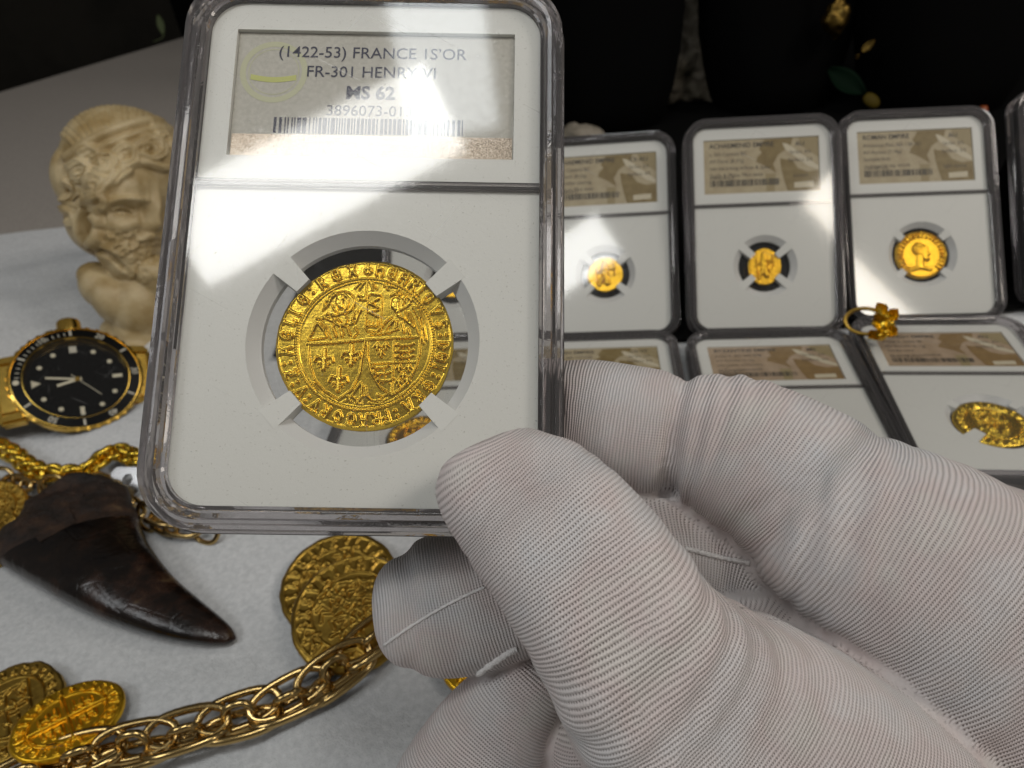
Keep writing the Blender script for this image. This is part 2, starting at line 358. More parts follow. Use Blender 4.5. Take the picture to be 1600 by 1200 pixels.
# ------------------------------------------------------------------ struck relief: strokes rastered to a height map
class Relief:
    def __init__(s, n=440, ext=1.06):
        s.n, s.ext = n, ext; s.h = np.zeros((n, n)); s.id = np.zeros((n, n), int); s.cur = 0
        g = np.linspace(-ext, ext, n); s.X, s.Y = np.meshgrid(g, g)
    def stroke(s, pts, r, h, closed=False, flat=.0, soft=False):
        pts = list(pts)
        if closed: pts.append(pts[0])
        for k, (a, b) in enumerate(zip(pts[:-1], pts[1:])):
            ra = r if not isinstance(r, (tuple, list)) else r[0] + (r[1] - r[0]) * k / max(1, len(pts) - 2)
            a = np.array(a, float); b = np.array(b, float); st = 2 * s.ext / (s.n - 1); pad = ra * 1.3
            i0, i1 = [int((v + s.ext) / st) for v in (min(a[0], b[0]) - pad, max(a[0], b[0]) + pad)]
            j0, j1 = [int((v + s.ext) / st) for v in (min(a[1], b[1]) - pad, max(a[1], b[1]) + pad)]
            i0, j0 = max(i0, 0), max(j0, 0); i1, j1 = min(i1 + 2, s.n), min(j1 + 2, s.n)
            if i1 <= i0 or j1 <= j0: continue
            X, Y = s.X[j0:j1, i0:i1], s.Y[j0:j1, i0:i1]; d = b - a
            t = np.clip(((X - a[0]) * d[0] + (Y - a[1]) * d[1]) / (d @ d + 1e-12), 0, 1)
            D = np.hypot(X - a[0] - t * d[0], Y - a[1] - t * d[1]) / ra
            hh = h * np.sqrt(np.clip(1 - np.clip((D - flat) / (1 - flat), 0, 1) ** 2, 0, 1))
            if soft: hh = h * np.clip(1 - D * D, 0, 1) ** 1.5
            m_ = hh > s.h[j0:j1, i0:i1]; s.h[j0:j1, i0:i1][m_] = hh[m_]
            if s.cur:
                mm = D < 1.25; s.id[j0:j1, i0:i1][mm] = s.cur
    def ring(s, cx, cy_, r, wd, h, a0=0, a1=360, n=72):
        s.stroke([(cx + r * math.cos(math.radians(a0 + (a1 - a0) * i / n)), cy_ + r * math.sin(math.radians(a0 + (a1 - a0) * i / n))) for i in range(n + 1)], wd, h)
    def blur(s, k=1):
        for _ in range(k):
            h = s.h; s.h = (4 * h + np.roll(h, 1, 0) + np.roll(h, -1, 0) + np.roll(h, 1, 1) + np.roll(h, -1, 1)) / 8
    def at(s, x, y, what=None):
        a = s.h if what is None else what; st = 2 * s.ext / (s.n - 1); u = np.clip((x + s.ext) / st, 0, s.n - 1.01); v = np.clip((y + s.ext) / st, 0, s.n - 1.01)
        i, j = u.astype(int), v.astype(int); fu, fv = u - i, v - j
        if what is not None: return a[np.round(v).astype(int), np.round(u).astype(int)]
        return a[j, i] * (1 - fu) * (1 - fv) + a[j, i + 1] * fu * (1 - fv) + a[j + 1, i] * (1 - fu) * fv + a[j + 1, i + 1] * fu * fv
GL = {  # blackletter capitals as strokes in a unit box
    'A': [[(-.4, -.5), (-.05, .5), (.12, .5), (.42, -.5)], [(-.22, -.08), (.26, -.08)], [(-.3, .5), (.3, .5)]],
    'C': [[(.35, .35), (.1, .5), (-.2, .4), (-.36, 0), (-.2, -.4), (.1, -.5), (.36, -.3)], [(.3, .4), (.3, -.4)]],
    'D': [[(-.35, .5), (-.35, -.5)], [(-.35, .48), (.1, .42), (.38, 0), (.1, -.42), (-.35, -.48)]],
    'E': [[(.3, .42), (0, .5), (-.3, .3), (-.36, 0), (-.3, -.3), (0, -.5), (.34, -.4)], [(-.3, 0), (.28, .02)], [(.34, .3), (.34, -.3)]],
    'F': [[(-.25, .5), (-.25, -.5)], [(-.25, .45), (.35, .45)], [(-.25, .03), (.25, .03)]],
    'G': [[(.34, .32), (.05, .5), (-.3, .32), (-.38, -.05), (-.2, -.42), (.1, -.5), (.36, -.3), (.34, -.02), (.08, 0)]],
    'H': [[(-.34, .5), (-.34, -.5)], [(-.34, .05), (.1, .16), (.34, -.1), (.3, -.5)]],
    'I': [[(0, .5), (0, -.5)], [(-.16, .48), (.16, .48)], [(-.16, -.48), (.16, -.48)]],
    'L': [[(-.2, .5), (-.2, -.45), (.34, -.48), (.36, -.25)], [(-.36, .48), (0, .48)]],
    'N': [[(-.36, -.5), (-.36, .3), (-.1, .5), (.25, .4), (.34, 0), (.32, -.5)], [(-.36, 0), (.34, 0)]],
    'O': [[(0, .5), (-.32, .25), (-.36, -.1), (0, -.5), (.32, -.25), (.36, .1), (0, .5)]],
    'R': [[(-.3, .5), (-.3, -.5)], [(-.3, .46), (.15, .46), (.3, .2), (.1, 0), (-.28, -.02)], [(0, -.02), (.38, -.5)]],
    'S': [[(.32, .36), (.05, .5), (-.28, .34), (-.2, .08), (.2, -.08), (.3, -.32), (0, -.5), (-.34, -.34)]],
    'V': [[(-.4, .5), (-.02, -.5), (.36, .5)], [(-.5, .46), (-.25, .46)], [(.2, .48), (.46, .48)]],
    'X': [[(-.38, .48), (.38, -.48)], [(.38, .48), (-.38, -.48)], [(-.2, 0), (.2, 0)]],
    'Z': [[(-.32, .46), (.34, .46), (-.34, -.46), (.36, -.46)], [(-.2, 0), (.22, 0)]],
    ':': [[(0, .26), (.001, .26)], [(0, -.26), (.001, -.26)]],
    '+': [[(0, .55), (0, -.45)], [(-.32, .05), (.32, .05)], [(-.32, .05), (-.38, -.2)], [(.32, .05), (.38, -.2)], [(-.2, -.35), (.2, -.35)]],
    '1': [[(0, .5), (0, -.5)]]}
def glyph(R_, ch, cx, cy_, size, ang, r, h):
    ca, sa = math.cos(ang), math.sin(ang)
    for st in GL.get(ch, GL['I']):
        R_.stroke([(cx + size * (x * .72 * ca - y * sa), cy_ + size * (x * .72 * sa + y * ca)) for x, y in st], r * (1.25 if ch == ':' else 1), h, flat=.25)
def legend(R_, s, rad, size, r, h, a0=90.0, step=None, ids=False):
    k = len(s); step = step or -360 / k
    for i, ch in enumerate(s):
        if ch == ' ': continue
        if ids: R_.cur = max(R_.cur, 10) + 1
        a = math.radians(a0 + step * i); glyph(R_, ch, rad * math.cos(a), rad * math.sin(a), size, a - math.pi / 2, r, h)
    if ids: R_.cur = 0
def fleur(R_, x, y, s, r, h):
    R_.stroke([(x, y + s), (x, y - s)], (r * 1.5, r * .8), h); R_.stroke([(x - s * .2, y), (x - s * .6, y + s * .45), (x - s * .9, y + .1 * s)], r, h); R_.stroke([(x + s * .2, y), (x + s * .6, y + s * .45), (x + s * .9, y + .1 * s)], r, h); R_.stroke([(x - s * .45, y - s * .3), (x + s * .45, y - s * .3)], r * .8, h)
def coin_mesh(name, R_, rad, thick, hmm, material, seed, wob=.02, nr=90, nt=300, squash=1.0, cup=0.0, chip=None, grain=.05):
    """polar mesh of one struck coin, returns list of (part id, mesh); id 0 is the coin body"""
    rr_ = np.linspace(0, 1, nr + 1)[1:] ; th = np.linspace(0, 2 * np.pi, nt, endpoint=False)
    o = 1 + wob * vnoise(np.stack([np.cos(th) * 2, np.sin(th) * 2], 1), seed) + wob * .35 * vnoise(np.stack([np.cos(th) * 9, np.sin(th) * 9], 1), seed + 1)
    if chip is not None: o = o - chip[1] * np.exp(-((np.angle(np.exp(1j * (th - chip[0])))) / chip[2]) ** 4)
    RR, TT = np.meshgrid(rr_, th, indexing='ij'); X = RR * np.cos(TT) * o; Y = RR * np.sin(TT) * o * squash
    Z = R_.at(X.ravel(), Y.ravel() / squash).reshape(X.shape) * hmm
    Z += grain * hmm * vnoise(np.stack([X.ravel() * 14, Y.ravel() * 14], 1), seed + 2).reshape(X.shape) + cup * (RR ** 2)
    ed = np.clip((RR - .965) / .035, 0, 1); Z = Z * (1 - ed) + ed * (-.25 * thick)
    V = np.concatenate([[[0, 0, R_.at(np.zeros(1), np.zeros(1))[0] * hmm]], np.stack([X.ravel() * rad, Y.ravel() * rad, Z.ravel()], 1)])
    idx = lambda i, j: 1 + i * nt + (j % nt)
    Fc, ids = [], []
    J = np.arange(nt); J2 = (J + 1) % nt
    for j in range(nt): Fc.append((0, 1 + j, 1 + (j + 1) % nt)); ids.append(0)
    for i in range(nr - 1):
        q = np.stack([1 + i * nt + J, 1 + (i + 1) * nt + J, 1 + (i + 1) * nt + J2, 1 + i * nt + J2], 1); Fc += q.tolist()
        ids += R_.at((X[i] + X[i + 1]) / 2, (Y[i] + Y[i + 1]) / 2 / squash, R_.id).tolist()
    b0 = 1 + (nr - 1) * nt; k = len(V)
    low = V[b0:b0 + nt].copy(); low[:, 2] = -thick; V = np.concatenate([V, low])
    for j in range(nt): Fc.append((b0 + j, k + j, k + (j + 1) % nt, b0 + (j + 1) % nt)); ids.append(0)
    Fc.append(tuple(k + j for j in range(nt))[::-1]); ids.append(0)
    whole = mesh('tmp', V, Fc, None, 180); nrm = np.zeros(len(V) * 3); whole.vertices.foreach_get('normal', nrm); nrm = nrm.reshape(-1, 3); bpy.data.meshes.remove(whole)
    out = []; ids = np.array(ids)
    for pid in np.unique(ids):
        fs = [Fc[i] for i in np.nonzero(ids == pid)[0]]; used = np.unique(np.concatenate([np.array(f) for f in fs])); mp = {int(u): i for i, u in enumerate(used)}
        me = mesh(name, V[used], [tuple(mp[int(i)] for i in f) for f in fs], material, 180)
        if pid: me.normals_split_custom_set_from_vertices(nrm[used].tolist())
        else:
            nn = nrm[used].copy(); nn[used >= k] = (0, 0, -1); me.normals_split_custom_set_from_vertices(nn.tolist()) if len(np.unique(ids)) > 1 else me.set_sharp_from_angle(angle=math.radians(60))
        out.append((int(pid), me))
    return out
#@@SETTING
# ================================================================== SETTING
tp = [(-1004, -3), (-363, 1126), (700, 1180), (1100, 300), (900, -500), (-900, -600)]
V, Fc = plate([tp], -30, -2.5)
table = tag(obj('table', mesh('table', V, Fc, M['suede'])), 'grey suede covered table under the white cloth', 'table')
fl = tag(obj('floor', mesh('floor', *sheet([(-4000, -2500), (4000, -2500), (4000, 5000), (-4000, 5000)], -720), M['floor'])), kind='structure')
V, Fc = box(-4000, 4000, 2600, 2650, -720, 2200)
wl = tag(obj('wall', mesh('wall', V, Fc, M['floor'])), kind='structure')
# cloth with soft folds; its far edge ends about 0.42 m away
xs = np.arange(-430, 620, 5.0); ys = np.arange(-260, 421, 5.0)
X, Y = np.meshgrid(xs, ys, indexing='ij'); P = np.stack([X.ravel(), Y.ravel()], 1)
Z = -1.1 + .55 * vnoise(P / 55, 3, 3)
def fold(p0, p1, hgt, wd):
    global Z
    a, b = pxt(*p0)[:2], pxt(*p1)[:2]; d = b - a; t = np.clip(((P - a) @ d) / (d @ d), -.2, 1.2); D = np.linalg.norm(P - a - t[:, None] * d, axis=1)
    Z += hgt * np.exp(-(D / wd) ** 2) * np.exp(-np.clip(np.abs(t - .5) - .4, 0, 9) ** 2 * 12)
fold((300, 1075), (560, 1075), 1.6, 5); fold((0, 470), (140, 470), 2.5, 12); fold((60, 420), (250, 380), 2.0, 10); fold((0, 700), (240, 660), 1.5, 6); fold((620, 1190), (420, 1120), 1.5, 6); fold((0, 990), (120, 1010), 1.2, 6)
fold((380, 1060), (250, 1095), 1.4, 4); fold((0, 430), (90, 445), 2.2, 7); fold((560, 1190), (480, 1130), 1.6, 5)
Z = np.minimum(Z, 1.4)
yy = P[:, 1] + 6 * vnoise(P[:, :1] / 90, 5, 3) * (P[:, 1] > 380)
V = np.stack([P[:, 0], yy, Z], 1); nx, ny = len(xs), len(ys)
Fc = [(i * ny + j, (i + 1) * ny + j, (i + 1) * ny + j + 1, i * ny + j + 1) for i in range(nx - 1) for j in range(ny - 1)]
tag(obj('tablecloth', mesh('tablecloth', V, Fc, M['cloth'], 180)), 'white cotton cloth spread over the table under all the valuables', 'tablecloth')

# black velvet forms behind the holders, loft of rounded sections
def loft(secs, n=36, power=2.6):
    V, Fc = [], []
    for z, cx, cy_, a, b in secs:
        for i in range(n):
            t = 2 * math.pi * i / n; c, s_ = math.cos(t), math.sin(t)
            V.append((cx + a * abs(c) ** (2 / power) * (1 if c > 0 else -1), cy_ + b * abs(s_) ** (2 / power) * (1 if s_ > 0 else -1), z))
    for k in range(len(secs) - 1):
        for i in range(n): Fc.append((k * n + i, k * n + (i + 1) % n, (k + 1) * n + (i + 1) % n, (k + 1) * n + i))
    Fc.append(tuple(range(n))[::-1]); Fc.append(tuple((len(secs) - 1) * n + i for i in range(n))); return V, Fc
def velvet(px0, px1, base_py, lab, Yr=0):
    a, b = pxt(px0, base_py), pxt(px1, base_py); c = (a + b) / 2; hw = np.linalg.norm(b - a) / 2
    t = thing('velvet_display', lab, 'display stand', np.eye(3), (c[0], c[1] + 40 + Yr, 0), 'black velvet necklace forms')
    body = [(0, 0, 0, hw * .70, 34), (4, 0, 0, hw * .76, 38), (22, 0, 0, hw * .87, 42), (45, 0, 2, hw * .97, 42), (70, 0, 3, hw * 1.01, 42), (210, 0, 8, hw * 1.03, 34), (275, 0, 10, hw * .7, 28), (300, 0, 12, hw * .36, 24)]
    obj('bust_form', mesh('velvet_form', *loft(body), M['velvet'], 180), t)
    obj('neck', mesh('velvet_neck', *loft([(300.5, 0, 12, hw * .34, 22), (350, 0, 14, hw * .3, 20), (356, 0, 14, hw * .22, 14)]), M['velvet'], 180), t); return t, c, hw
velvet(862, 1084, 215, 'black velvet necklace form just right of the raised coin holder')
velvet(1110, 1358, 186, 'black velvet necklace form behind the gap between the second and third upright holders')
velvet(1356, 1660, 190, 'black velvet necklace form farthest right behind the upright holders')
bd0 = thing('added_dark_screen', 'added black screen behind the necklace forms, keeping the gaps between them dark', 'screen', np.eye(3), (290, 655, 0))  # added dark backing that hides the lit table in the gaps
obj('board', mesh('backdrop_board', *box(-285, 330, 0, 6, 0, 420), M['velvet']), bd0); obj('foot', mesh('backdrop_foot', *box(-285, 330, 6.3, 60, 0, 8), M['velvet']), bd0)
# dark cabinet beyond the table
a = pxt(112, 92); t = thing('cabinet', 'tall black cabinet standing beyond the far edge of the table', 'cabinet', np.eye(3), (a[0] + 330, a[1] + 330, -720))
obj('carcass', mesh('cabinet_body', *box(-300, 900, -20, 400, 0, 1500), M['velvet']), t)
obj('door', mesh('cabinet_door', *box(-290, 290, -32, -20.5, 60, 1480), M['velvet']), t); obj('door', mesh('cabinet_door', *box(300, 890, -32, -20.5, 60, 1480), M['velvet']), t)
o = tag(obj('velvet_cloth', mesh('velvet_cloth', *plate([[(-95, 244), (12, 226), (390, 215), (520, 640), (215, 652), (60, 640), (-95, 560)]], 1.3, 2.2), M['velvet'])), 'black velvet cloth laid under and behind the upright holders', 'velvet cloth')
# crumpled beige fabric in the gap between the velvet forms
def bumpy(name, c, rx, ry, rz, amp, material, seed, n=48, fr=3.0):
    V, Fc = [], []
    for i in range(n + 1):
        for j in range(n):
            t, p = math.pi * i / n, 2 * math.pi * j / n; V.append((math.sin(t) * math.cos(p), math.sin(t) * math.sin(p), math.cos(t)))
    V = np.array(V); V = V * (1 + amp * vnoise(V * fr, seed, 4) + amp * .8 * np.abs(vnoise(V * fr * 1.7, seed + 3, 3)))[:, None] * np.array([rx, ry, rz])
    for i in range(n):
        for j in range(n): Fc.append((i * n + j, (i + 1) * n + j, (i + 1) * n + (j + 1) % n, i * n + (j + 1) % n))
    return mesh(name, V, Fc, material, 180)
a = pxt(1098, 175); o = thing('bunched_fabric', 'crumpled beige fabric bunched up in the gap between two black velvet forms', 'fabric', np.eye(3), (a[0] + 1, a[1] + 48, 16), me=bumpy('bunched_fabric', 0, 30, 30, 50, .30, M['bunch'], 11, 110, 4.6))
a = pxt(905, 218); o = thing('fabric_scrap', 'small pale scrap of crumpled fabric beside the raised holder, under the velvet form', 'fabric', np.eye(3), (a[0] - 2, a[1] - 12, 5), me=bumpy('fabric_scrap', 0, 14, 12, 8, .25, M['bunch'], 12, 28))

# ================================================================== COINS (struck relief)
def coin_thing(name, label, cat, R, t, meshes, group=None, pname='relief'):
    d = dict(meshes); body = d.pop(0); o = thing(name, label, cat, R, t, group)
    obj('coin_body', body, o)
    for pid, me in d.items(): obj(me.get('pn', pname) if False else PN.get(pid, 'letter'), me, o)
    return o
PN = {}
def z2(X, Y): return ((X - 555) / 472, (648 - Y) / 462)
MR = Relief(600)
def zs(pts, r, h, **k): MR.stroke([z2(*p) for p in pts], .86 * r / 467 if not isinstance(r, tuple) else tuple(.86 * q / 467 for q in r), h, **k)
def grp(pid, name): MR.cur = pid; PN[pid] = name
# inner beaded circle
for i in range(150):
    a = 2 * math.pi * i / 150; p = (555 + 369 * math.cos(a), 645 + 357 * math.sin(a)); zs([p, (p[0] + .5, p[1])], 9, .55)
zs([(555 + 352 * math.cos(2 * math.pi * i / 90), 645 + 340 * math.sin(2 * math.pi * i / 90)) for i in range(91)], 3.5, .35)
zs([(555 + 462 * math.cos(2 * math.pi * i / 90), 648 + 452 * math.sin(2 * math.pi * i / 90)) for i in range(91)], 9, .45)
grp(1, 'shield')                                 # lilies of the left shield
zs([(252, 660), (400, 648), (552, 630)], 8, .8); zs([(258, 668), (272, 770), (305, 850), (365, 912), (435, 952), (500, 900), (540, 810), (555, 636)], 7, .65)
for x, y, s_ in ((346, 740, 52), (488, 712, 52), (430, 845, 60)):
    MR.stroke([z2(x, y - s_), z2(x, y + s_)], (.024, .012), .95); MR.stroke([z2(x, y + 12), z2(x - 14, y - 8), z2(x - 40, y - 16), z2(x - 48, y + 10)], .015, .9); MR.stroke([z2(x, y + 12), z2(x + 14, y - 8), z2(x + 40, y - 16), z2(x + 48, y + 10)], .015, .9)
    MR.stroke([z2(x - 28, y + 22), z2(x + 28, y + 22)], .012, .85); MR.stroke([z2(x - 22, y + 38), z2(x, y + 28), z2(x + 22, y + 38)], .010, .7)
grp(2, 'shield')                                 # quartered right shield
zs([(562, 627), (700, 616), (846, 604)], 8, .8); zs([(568, 636), (575, 720), (598, 800), (648, 880), (716, 920), (788, 862), (830, 780), (848, 700), (850, 612)], 7, .65)
zs([(711, 622), (714, 910)], 5, .6); zs([(584, 756), (842, 740)], 5, .6)
for x, y in ((622, 662), (668, 658), (645, 700), (745, 775), (795, 772), (768, 815), (748, 850), (790, 840)):
    zs([(x, y - 16), (x, y + 16)], (9, 5), .8); zs([(x - 16, y + 4), (x - 10, y - 8), (x, y + 4), (x + 10, y - 8), (x + 16, y + 4)], 4.5, .75)
for x0, y0 in ((728, 655), (728, 690), (730, 720), (602, 778), (612, 812), (635, 848)):
    zs([(x0, y0 - 8), (x0 + 16, y0), (x0 + 40, y0 - 2), (x0 + 66, y0 - 4), (x0 + 88, y0 - 14)], (7, 5), .85); zs([(x0 + 18, y0), (x0 + 14, y0 + 13)], 4, .7); zs([(x0 + 58, y0), (x0 + 62, y0 + 13)], 4, .7); zs([(x0 + 34, y0), (x0 + 30, y0 + 12)], 4, .7); zs([(x0 + 4, y0 - 10), (x0 - 4, y0 - 2)], 6, .8)
grp(3, 'tablet')                                 # scroll lettered AVE between the figures
zs([(556, 385), (570, 375), (620, 378), (634, 395), (632, 560), (618, 582), (565, 580), (552, 562)], 6, .7, closed=True)
zs([(570, 430), (615, 400)], 6, .75); zs([(570, 430), (618, 452)], 6, .75); zs([(593, 415), (596, 442)], 4, .7)
zs([(568, 476), (616, 462)], 6, .75); zs([(568, 476), (616, 500)], 6, .75); zs([(566, 550), (612, 550)], 6, .75); zs([(570, 525), (570, 555)], 5, .7); zs([(592, 530), (592, 552)], 5, .7); zs([(614, 520), (614, 555)], 5, .7)
grp(4, 'rays')
for p in ([(546, 305), (541, 400)], [(530, 310), (505, 352)], [(515, 312), (483, 345)], [(562, 308), (580, 350)], [(575, 310), (600, 345)]): zs(p, (6, 3), .6)
grp(5, 'virgin_figure')
zs([(425 + 62 * math.cos(a), 424 + 62 * math.sin(a)) for a in np.linspace(-2.3, 2.9, 26)], 6, .65)
zs([(408, 400), (405, 425), (412, 450)], (26, 20), .75, flat=.2); zs([(396, 408), (402, 412)], 5, .98); zs([(418, 408), (424, 410)], 5, .98); zs([(408, 415), (405, 432)], 4, 1.0); zs([(402, 446), (416, 447)], 4, .95)
for p in ([(385, 380), (360, 400), (345, 440), (320, 470)], [(395, 372), (372, 372), (350, 395)], [(430, 380), (450, 400), (452, 440), (440, 470)], [(350, 410), (330, 425), (325, 445)]): zs(p, 8, .7)
for p in ([(345, 490), (395, 500), (440, 480)], [(330, 510), (375, 530), (420, 560), (440, 600)], [(318, 535), (350, 570), (370, 625)], [(290, 515), (320, 520)], [(290, 545), (275, 590), (255, 635), (300, 630), (345, 622)], [(300, 545), (330, 580), (350, 618)], [(360, 505), (390, 545), (440, 555), (455, 520), (440, 490)], [(395, 515), (420, 530)], [(470, 545), (500, 530), (512, 490), (525, 465)], [(480, 520), (490, 475)], [(498, 512), (505, 468)], [(500, 560), (515, 590), (495, 615)], [(380, 560), (400, 610)], [(455, 560), (475, 605)], [(420, 570), (432, 612)], [(335, 500), (300, 520)]): zs(p, (8, 5), .75)
grp(6, 'angel_figure')
zs([(706, 410), (704, 435), (712, 455)], (27, 20), .75, flat=.2); zs([(693, 415), (699, 417)], 5, .98); zs([(716, 412), (722, 414)], 5, .98); zs([(706, 420), (703, 440)], 4, 1.0); zs([(703, 456), (716, 455)], 4, .95)
for p in ([(680, 380), (700, 370), (730, 378), (748, 400)], [(690, 368), (715, 355), (745, 372), (758, 395)], [(745, 385), (755, 410), (745, 430)], [(770, 375), (778, 395)], [(790, 385), (788, 410)], [(640, 325), (675, 330)], [(650, 320), (660, 345)], [(715, 470), (760, 445), (790, 420)], [(720, 485), (760, 510), (810, 550)], [(728, 478), (735, 500)], [(690, 500), (665, 520), (640, 560), (630, 590)], [(700, 520), (680, 545), (660, 580)], [(720, 520), (715, 560), (680, 590)], [(640, 592), (690, 580), (730, 565)], [(745, 530), (760, 580)], [(780, 560), (790, 590)], [(585, 598), (640, 592)], [(800, 440), (835, 500), (855, 560), (868, 640)], [(815, 440), (850, 500), (875, 590)], [(830, 460), (865, 530), (882, 620)], [(780, 470), (810, 520), (840, 590)], [(760, 470), (800, 540)], [(505, 385), (530, 395), (545, 410)], [(515, 405), (540, 408)]): zs(p, (8, 4.5), .72)
grp(7, 'foliage')
for p in ([(555, 870), (553, 920), (560, 975)], [(548, 860), (520, 900), (500, 940), (460, 965)], [(575, 880), (580, 925), (615, 955), (665, 945)], [(560, 930), (530, 970)], [(600, 965), (650, 968), (690, 940)], [(640, 920), (665, 932), (690, 915)], [(480, 930), (500, 960)], [(520, 940), (545, 972)], [(740, 935), (790, 900), (830, 850)], [(300, 870), (330, 915), (380, 950)]): zs(p, (8, 4), .6)
MR.cur = 0
LT = [('+', 547, 235), ('H', 613, 243), ('E', 682, 248), ('N', 750, 275), ('R', 808, 305), ('I', 848, 338), ('C', 888, 385), ('V', 938, 455), ('S', 962, 530), (':', 985, 588), ('D', 985, 648), ('E', 962, 712), ('I', 950, 765), (':', 940, 812), ('G', 905, 868), ('R', 858, 925), ('A', 795, 960), (':', 735, 1000), ('F', 690, 1030), ('R', 640, 1042), ('A', 575, 1055), ('C', 510, 1052), ('O', 440, 1038), ('R', 372, 1020), ('V', 315, 985), (':', 268, 955), ('V', 232, 918), (':', 203, 872), ('Z', 178, 822), (':', 160, 765), ('A', 148, 702), ('G', 140, 618), ('L', 160, 545), ('I', 178, 492), ('E', 218, 425), (':', 258, 375), ('R', 308, 330), ('E', 380, 285), ('X', 462, 248)]
for i, (ch, X_, Y_) in enumerate(LT):
    grp(20 + i, 'letter'); x, y = z2(X_, Y_); r_ = math.hypot(x, y); k_ = .895 / r_ if True else 1
    a = math.atan2(y, x); glyph(MR, ch, .89 * math.cos(a), .89 * math.sin(a), .135, a - math.pi / 2, .0155, .9)
MR.cur = 0; MR.blur(2)
main_meshes = coin_mesh('struck_gold_coin', MR, 12.75, 1.0, .44, M['gold'], 21, wob=.014, nr=200, nt=700, squash=.985, grain=.03)

# ================================================================== GRADED COIN HOLDERS
HW, HH = 29.15, 42.35
PROF = [(3.75, -1.5), (3.4, -1.3), (3.1, -.35), (2.8, -.05), (2.2, -.0), (1.95, -.55), (1.5, -.6), (1.25, -.12), (.75, -.15), (.5, -.6), (.42, -3.4), (0.0, -3.65), (0, -4.7), (.35, -4.95), (.3, -7.4), (.6, -7.8), (2.8, -7.8), (3.2, -7.2), (3.75, -7.1)]
path0 = lambda o, n=9: rrect(HW - o, HH - o, 9 - o * 1.0, n)
V = []; np_ = len(path0(0)); k = len(PROF)
loops = [path0(o) for o, z in PROF]
for i in range(np_): V += [(loops[j][i][0], loops[j][i][1], PROF[j][1]) for j in range(k)]
Fc = [(i * k + j, ((i + 1) % np_) * k + j, ((i + 1) % np_) * k + (j + 1) % k, i * k + (j + 1) % k) for i in range(np_) for j in range(k)]
SH = recalc(mesh('clear_shell', V, Fc, M['glass'], 25))
win = path0(3.77); WF = mesh('front_window', *sheet(win, -1.45), M['window']); WB = mesh('back_window', *sheet(win[::-1], -7.15), M['window'])
def divider_bar(y): return mesh('divider', *join([box(-25.3, 25.3, y - .55, y - .12, -2.4, -1.6), box(-25.3, 25.3, y + .12, y + .5, -2.4, -1.62)]), M['glass'])
DV = divider_bar(8.4)
INS = {}
def insert(ro, ri, lab):
    key = (ro, ri, lab)
    if key not in INS:
        card = [(-21.4, 13.0), (21.4, 13.0), (21.4, 34.0), (-21.4, 34.0)]; cc = circle(.4, -15.2, ro, 72)
        pl = mesh('insert', *plate([path0(3.8, 9), card[::-1], cc[::-1]], -5.2, -2.45), M['insert'])
        rg = mesh('recess_ring', *lathe([(ro + .0, -2.47), (ri + .25, -3.9), (ri, -4.1), (ri, -5.2), (ro, -5.2)], 72, False, .4, -15.2), M['recess'], 30)
        INS[key] = (pl, rg, mesh('label_card', *box(-21.35, 21.35, 13.05, 33.95, -3.6, -3.2 if lab == 'main' else -2.9), M['paper'] if lab == 'main' else M[lab]))
    return INS[key]
def prong_mesh(r1, r2, w1, w2):
    v = [(r1, -w1, -2.4), (r1, w1, -2.4), (r1, w1, -5.6), (r1, -w1, -5.6), (r2, -w2, -2.75), (r2, w2, -2.75), (r2, w2, -5.4), (r2, -w2, -5.4)]
    return mesh('prong', v, [(0, 1, 5, 4), (2, 3, 7, 6), (1, 2, 6, 5), (3, 0, 4, 7), (4, 5, 6, 7), (0, 3, 2, 1)], M['insert'])
def barcode(x0, x1, y0, y1, seed, n=60):
    r = random.Random(seed); x = x0; parts = []; u = (x1 - x0) / n
    while x < x1:
        wd = u * r.choice([.55, .55, 1.1, 1.6]); parts.append(([(x, y0, 0), (min(x + wd, x1), y0, 0), (min(x + wd, x1), y1, 0), (x, y1, 0)], [(0, 1, 2, 3)])); x += wd + u * r.choice([.5, .6, 1.0])
    return join(parts)
def holder(label, R, t, ro, ri, rc, lab, group=None, deep=0.0):
    o = thing('coin_holder', label, 'coin holder', R, t, group)
    pl, rg, cd = insert(ro, ri, lab)
    obj('shell', SH, o); obj('window', WF, o); obj('window', WB, o); obj('divider', DV, o)
    ins = obj('insert', pl, o); obj('recess_ring', rg, ins); card = obj('label_card', cd, o)
    pm = prong_mesh(ro + .6, rc - .35, 1.75 if lab == 'main' else 1.6, 1.25)
    for a in (40, 138, 222, 318):
        p = obj('prong', prong_mesh(ro + .6, rc - deep, 2.2, 1.7) if deep and a == 222 else pm, ins); p.location = Vector((.4 * S, -15.2 * S, 0)); p.rotation_euler = (0, 0, math.radians(a))
    return o, card
def prn(card, name, vf, z, material): return obj(name, mesh(name, *lift(vf, z), material), card)
# ---- the raised holder
hold, card = holder('clear holder with white label and large gold coin, raised upright in the gloved hand', C2W @ RS, cw(TS), 16.6, 14.9, 12.6, 'main')
zc = -3.17
prn(card, 'strip', ([(-21.2, 13.15, 0), (21.2, 13.15, 0), (21.2, 16.9, 0), (-21.2, 16.9, 0)], [(0, 1, 2, 3)]), zc, M['strip'])
ring = lathe([(5.2, 0), (4.3, 0)], 48); em = join([(np.array(ring[0]) + (-15.6, 27.3, 0), ring[1]), (np.array(lathe([(3.9, 0), (3.75, 0)], 48)[0]) + (-15.6, 27.3, 0), lathe([(3.9, 0), (3.75, 0)], 48)[1])])
prn(card, 'emblem_ring', em, zc, M['emblem'])
arc = [(-19.1 + 7 * i / 12, 26.6 - .45 * math.sin(math.pi * i / 12) - .3) for i in range(13)]
band = ([(x, y + .55, 0) for x, y in arc] + [(x, y - .35, 0) for x, y in arc], [(i, i + 13, i + 14, i + 1) for i in range(12)])
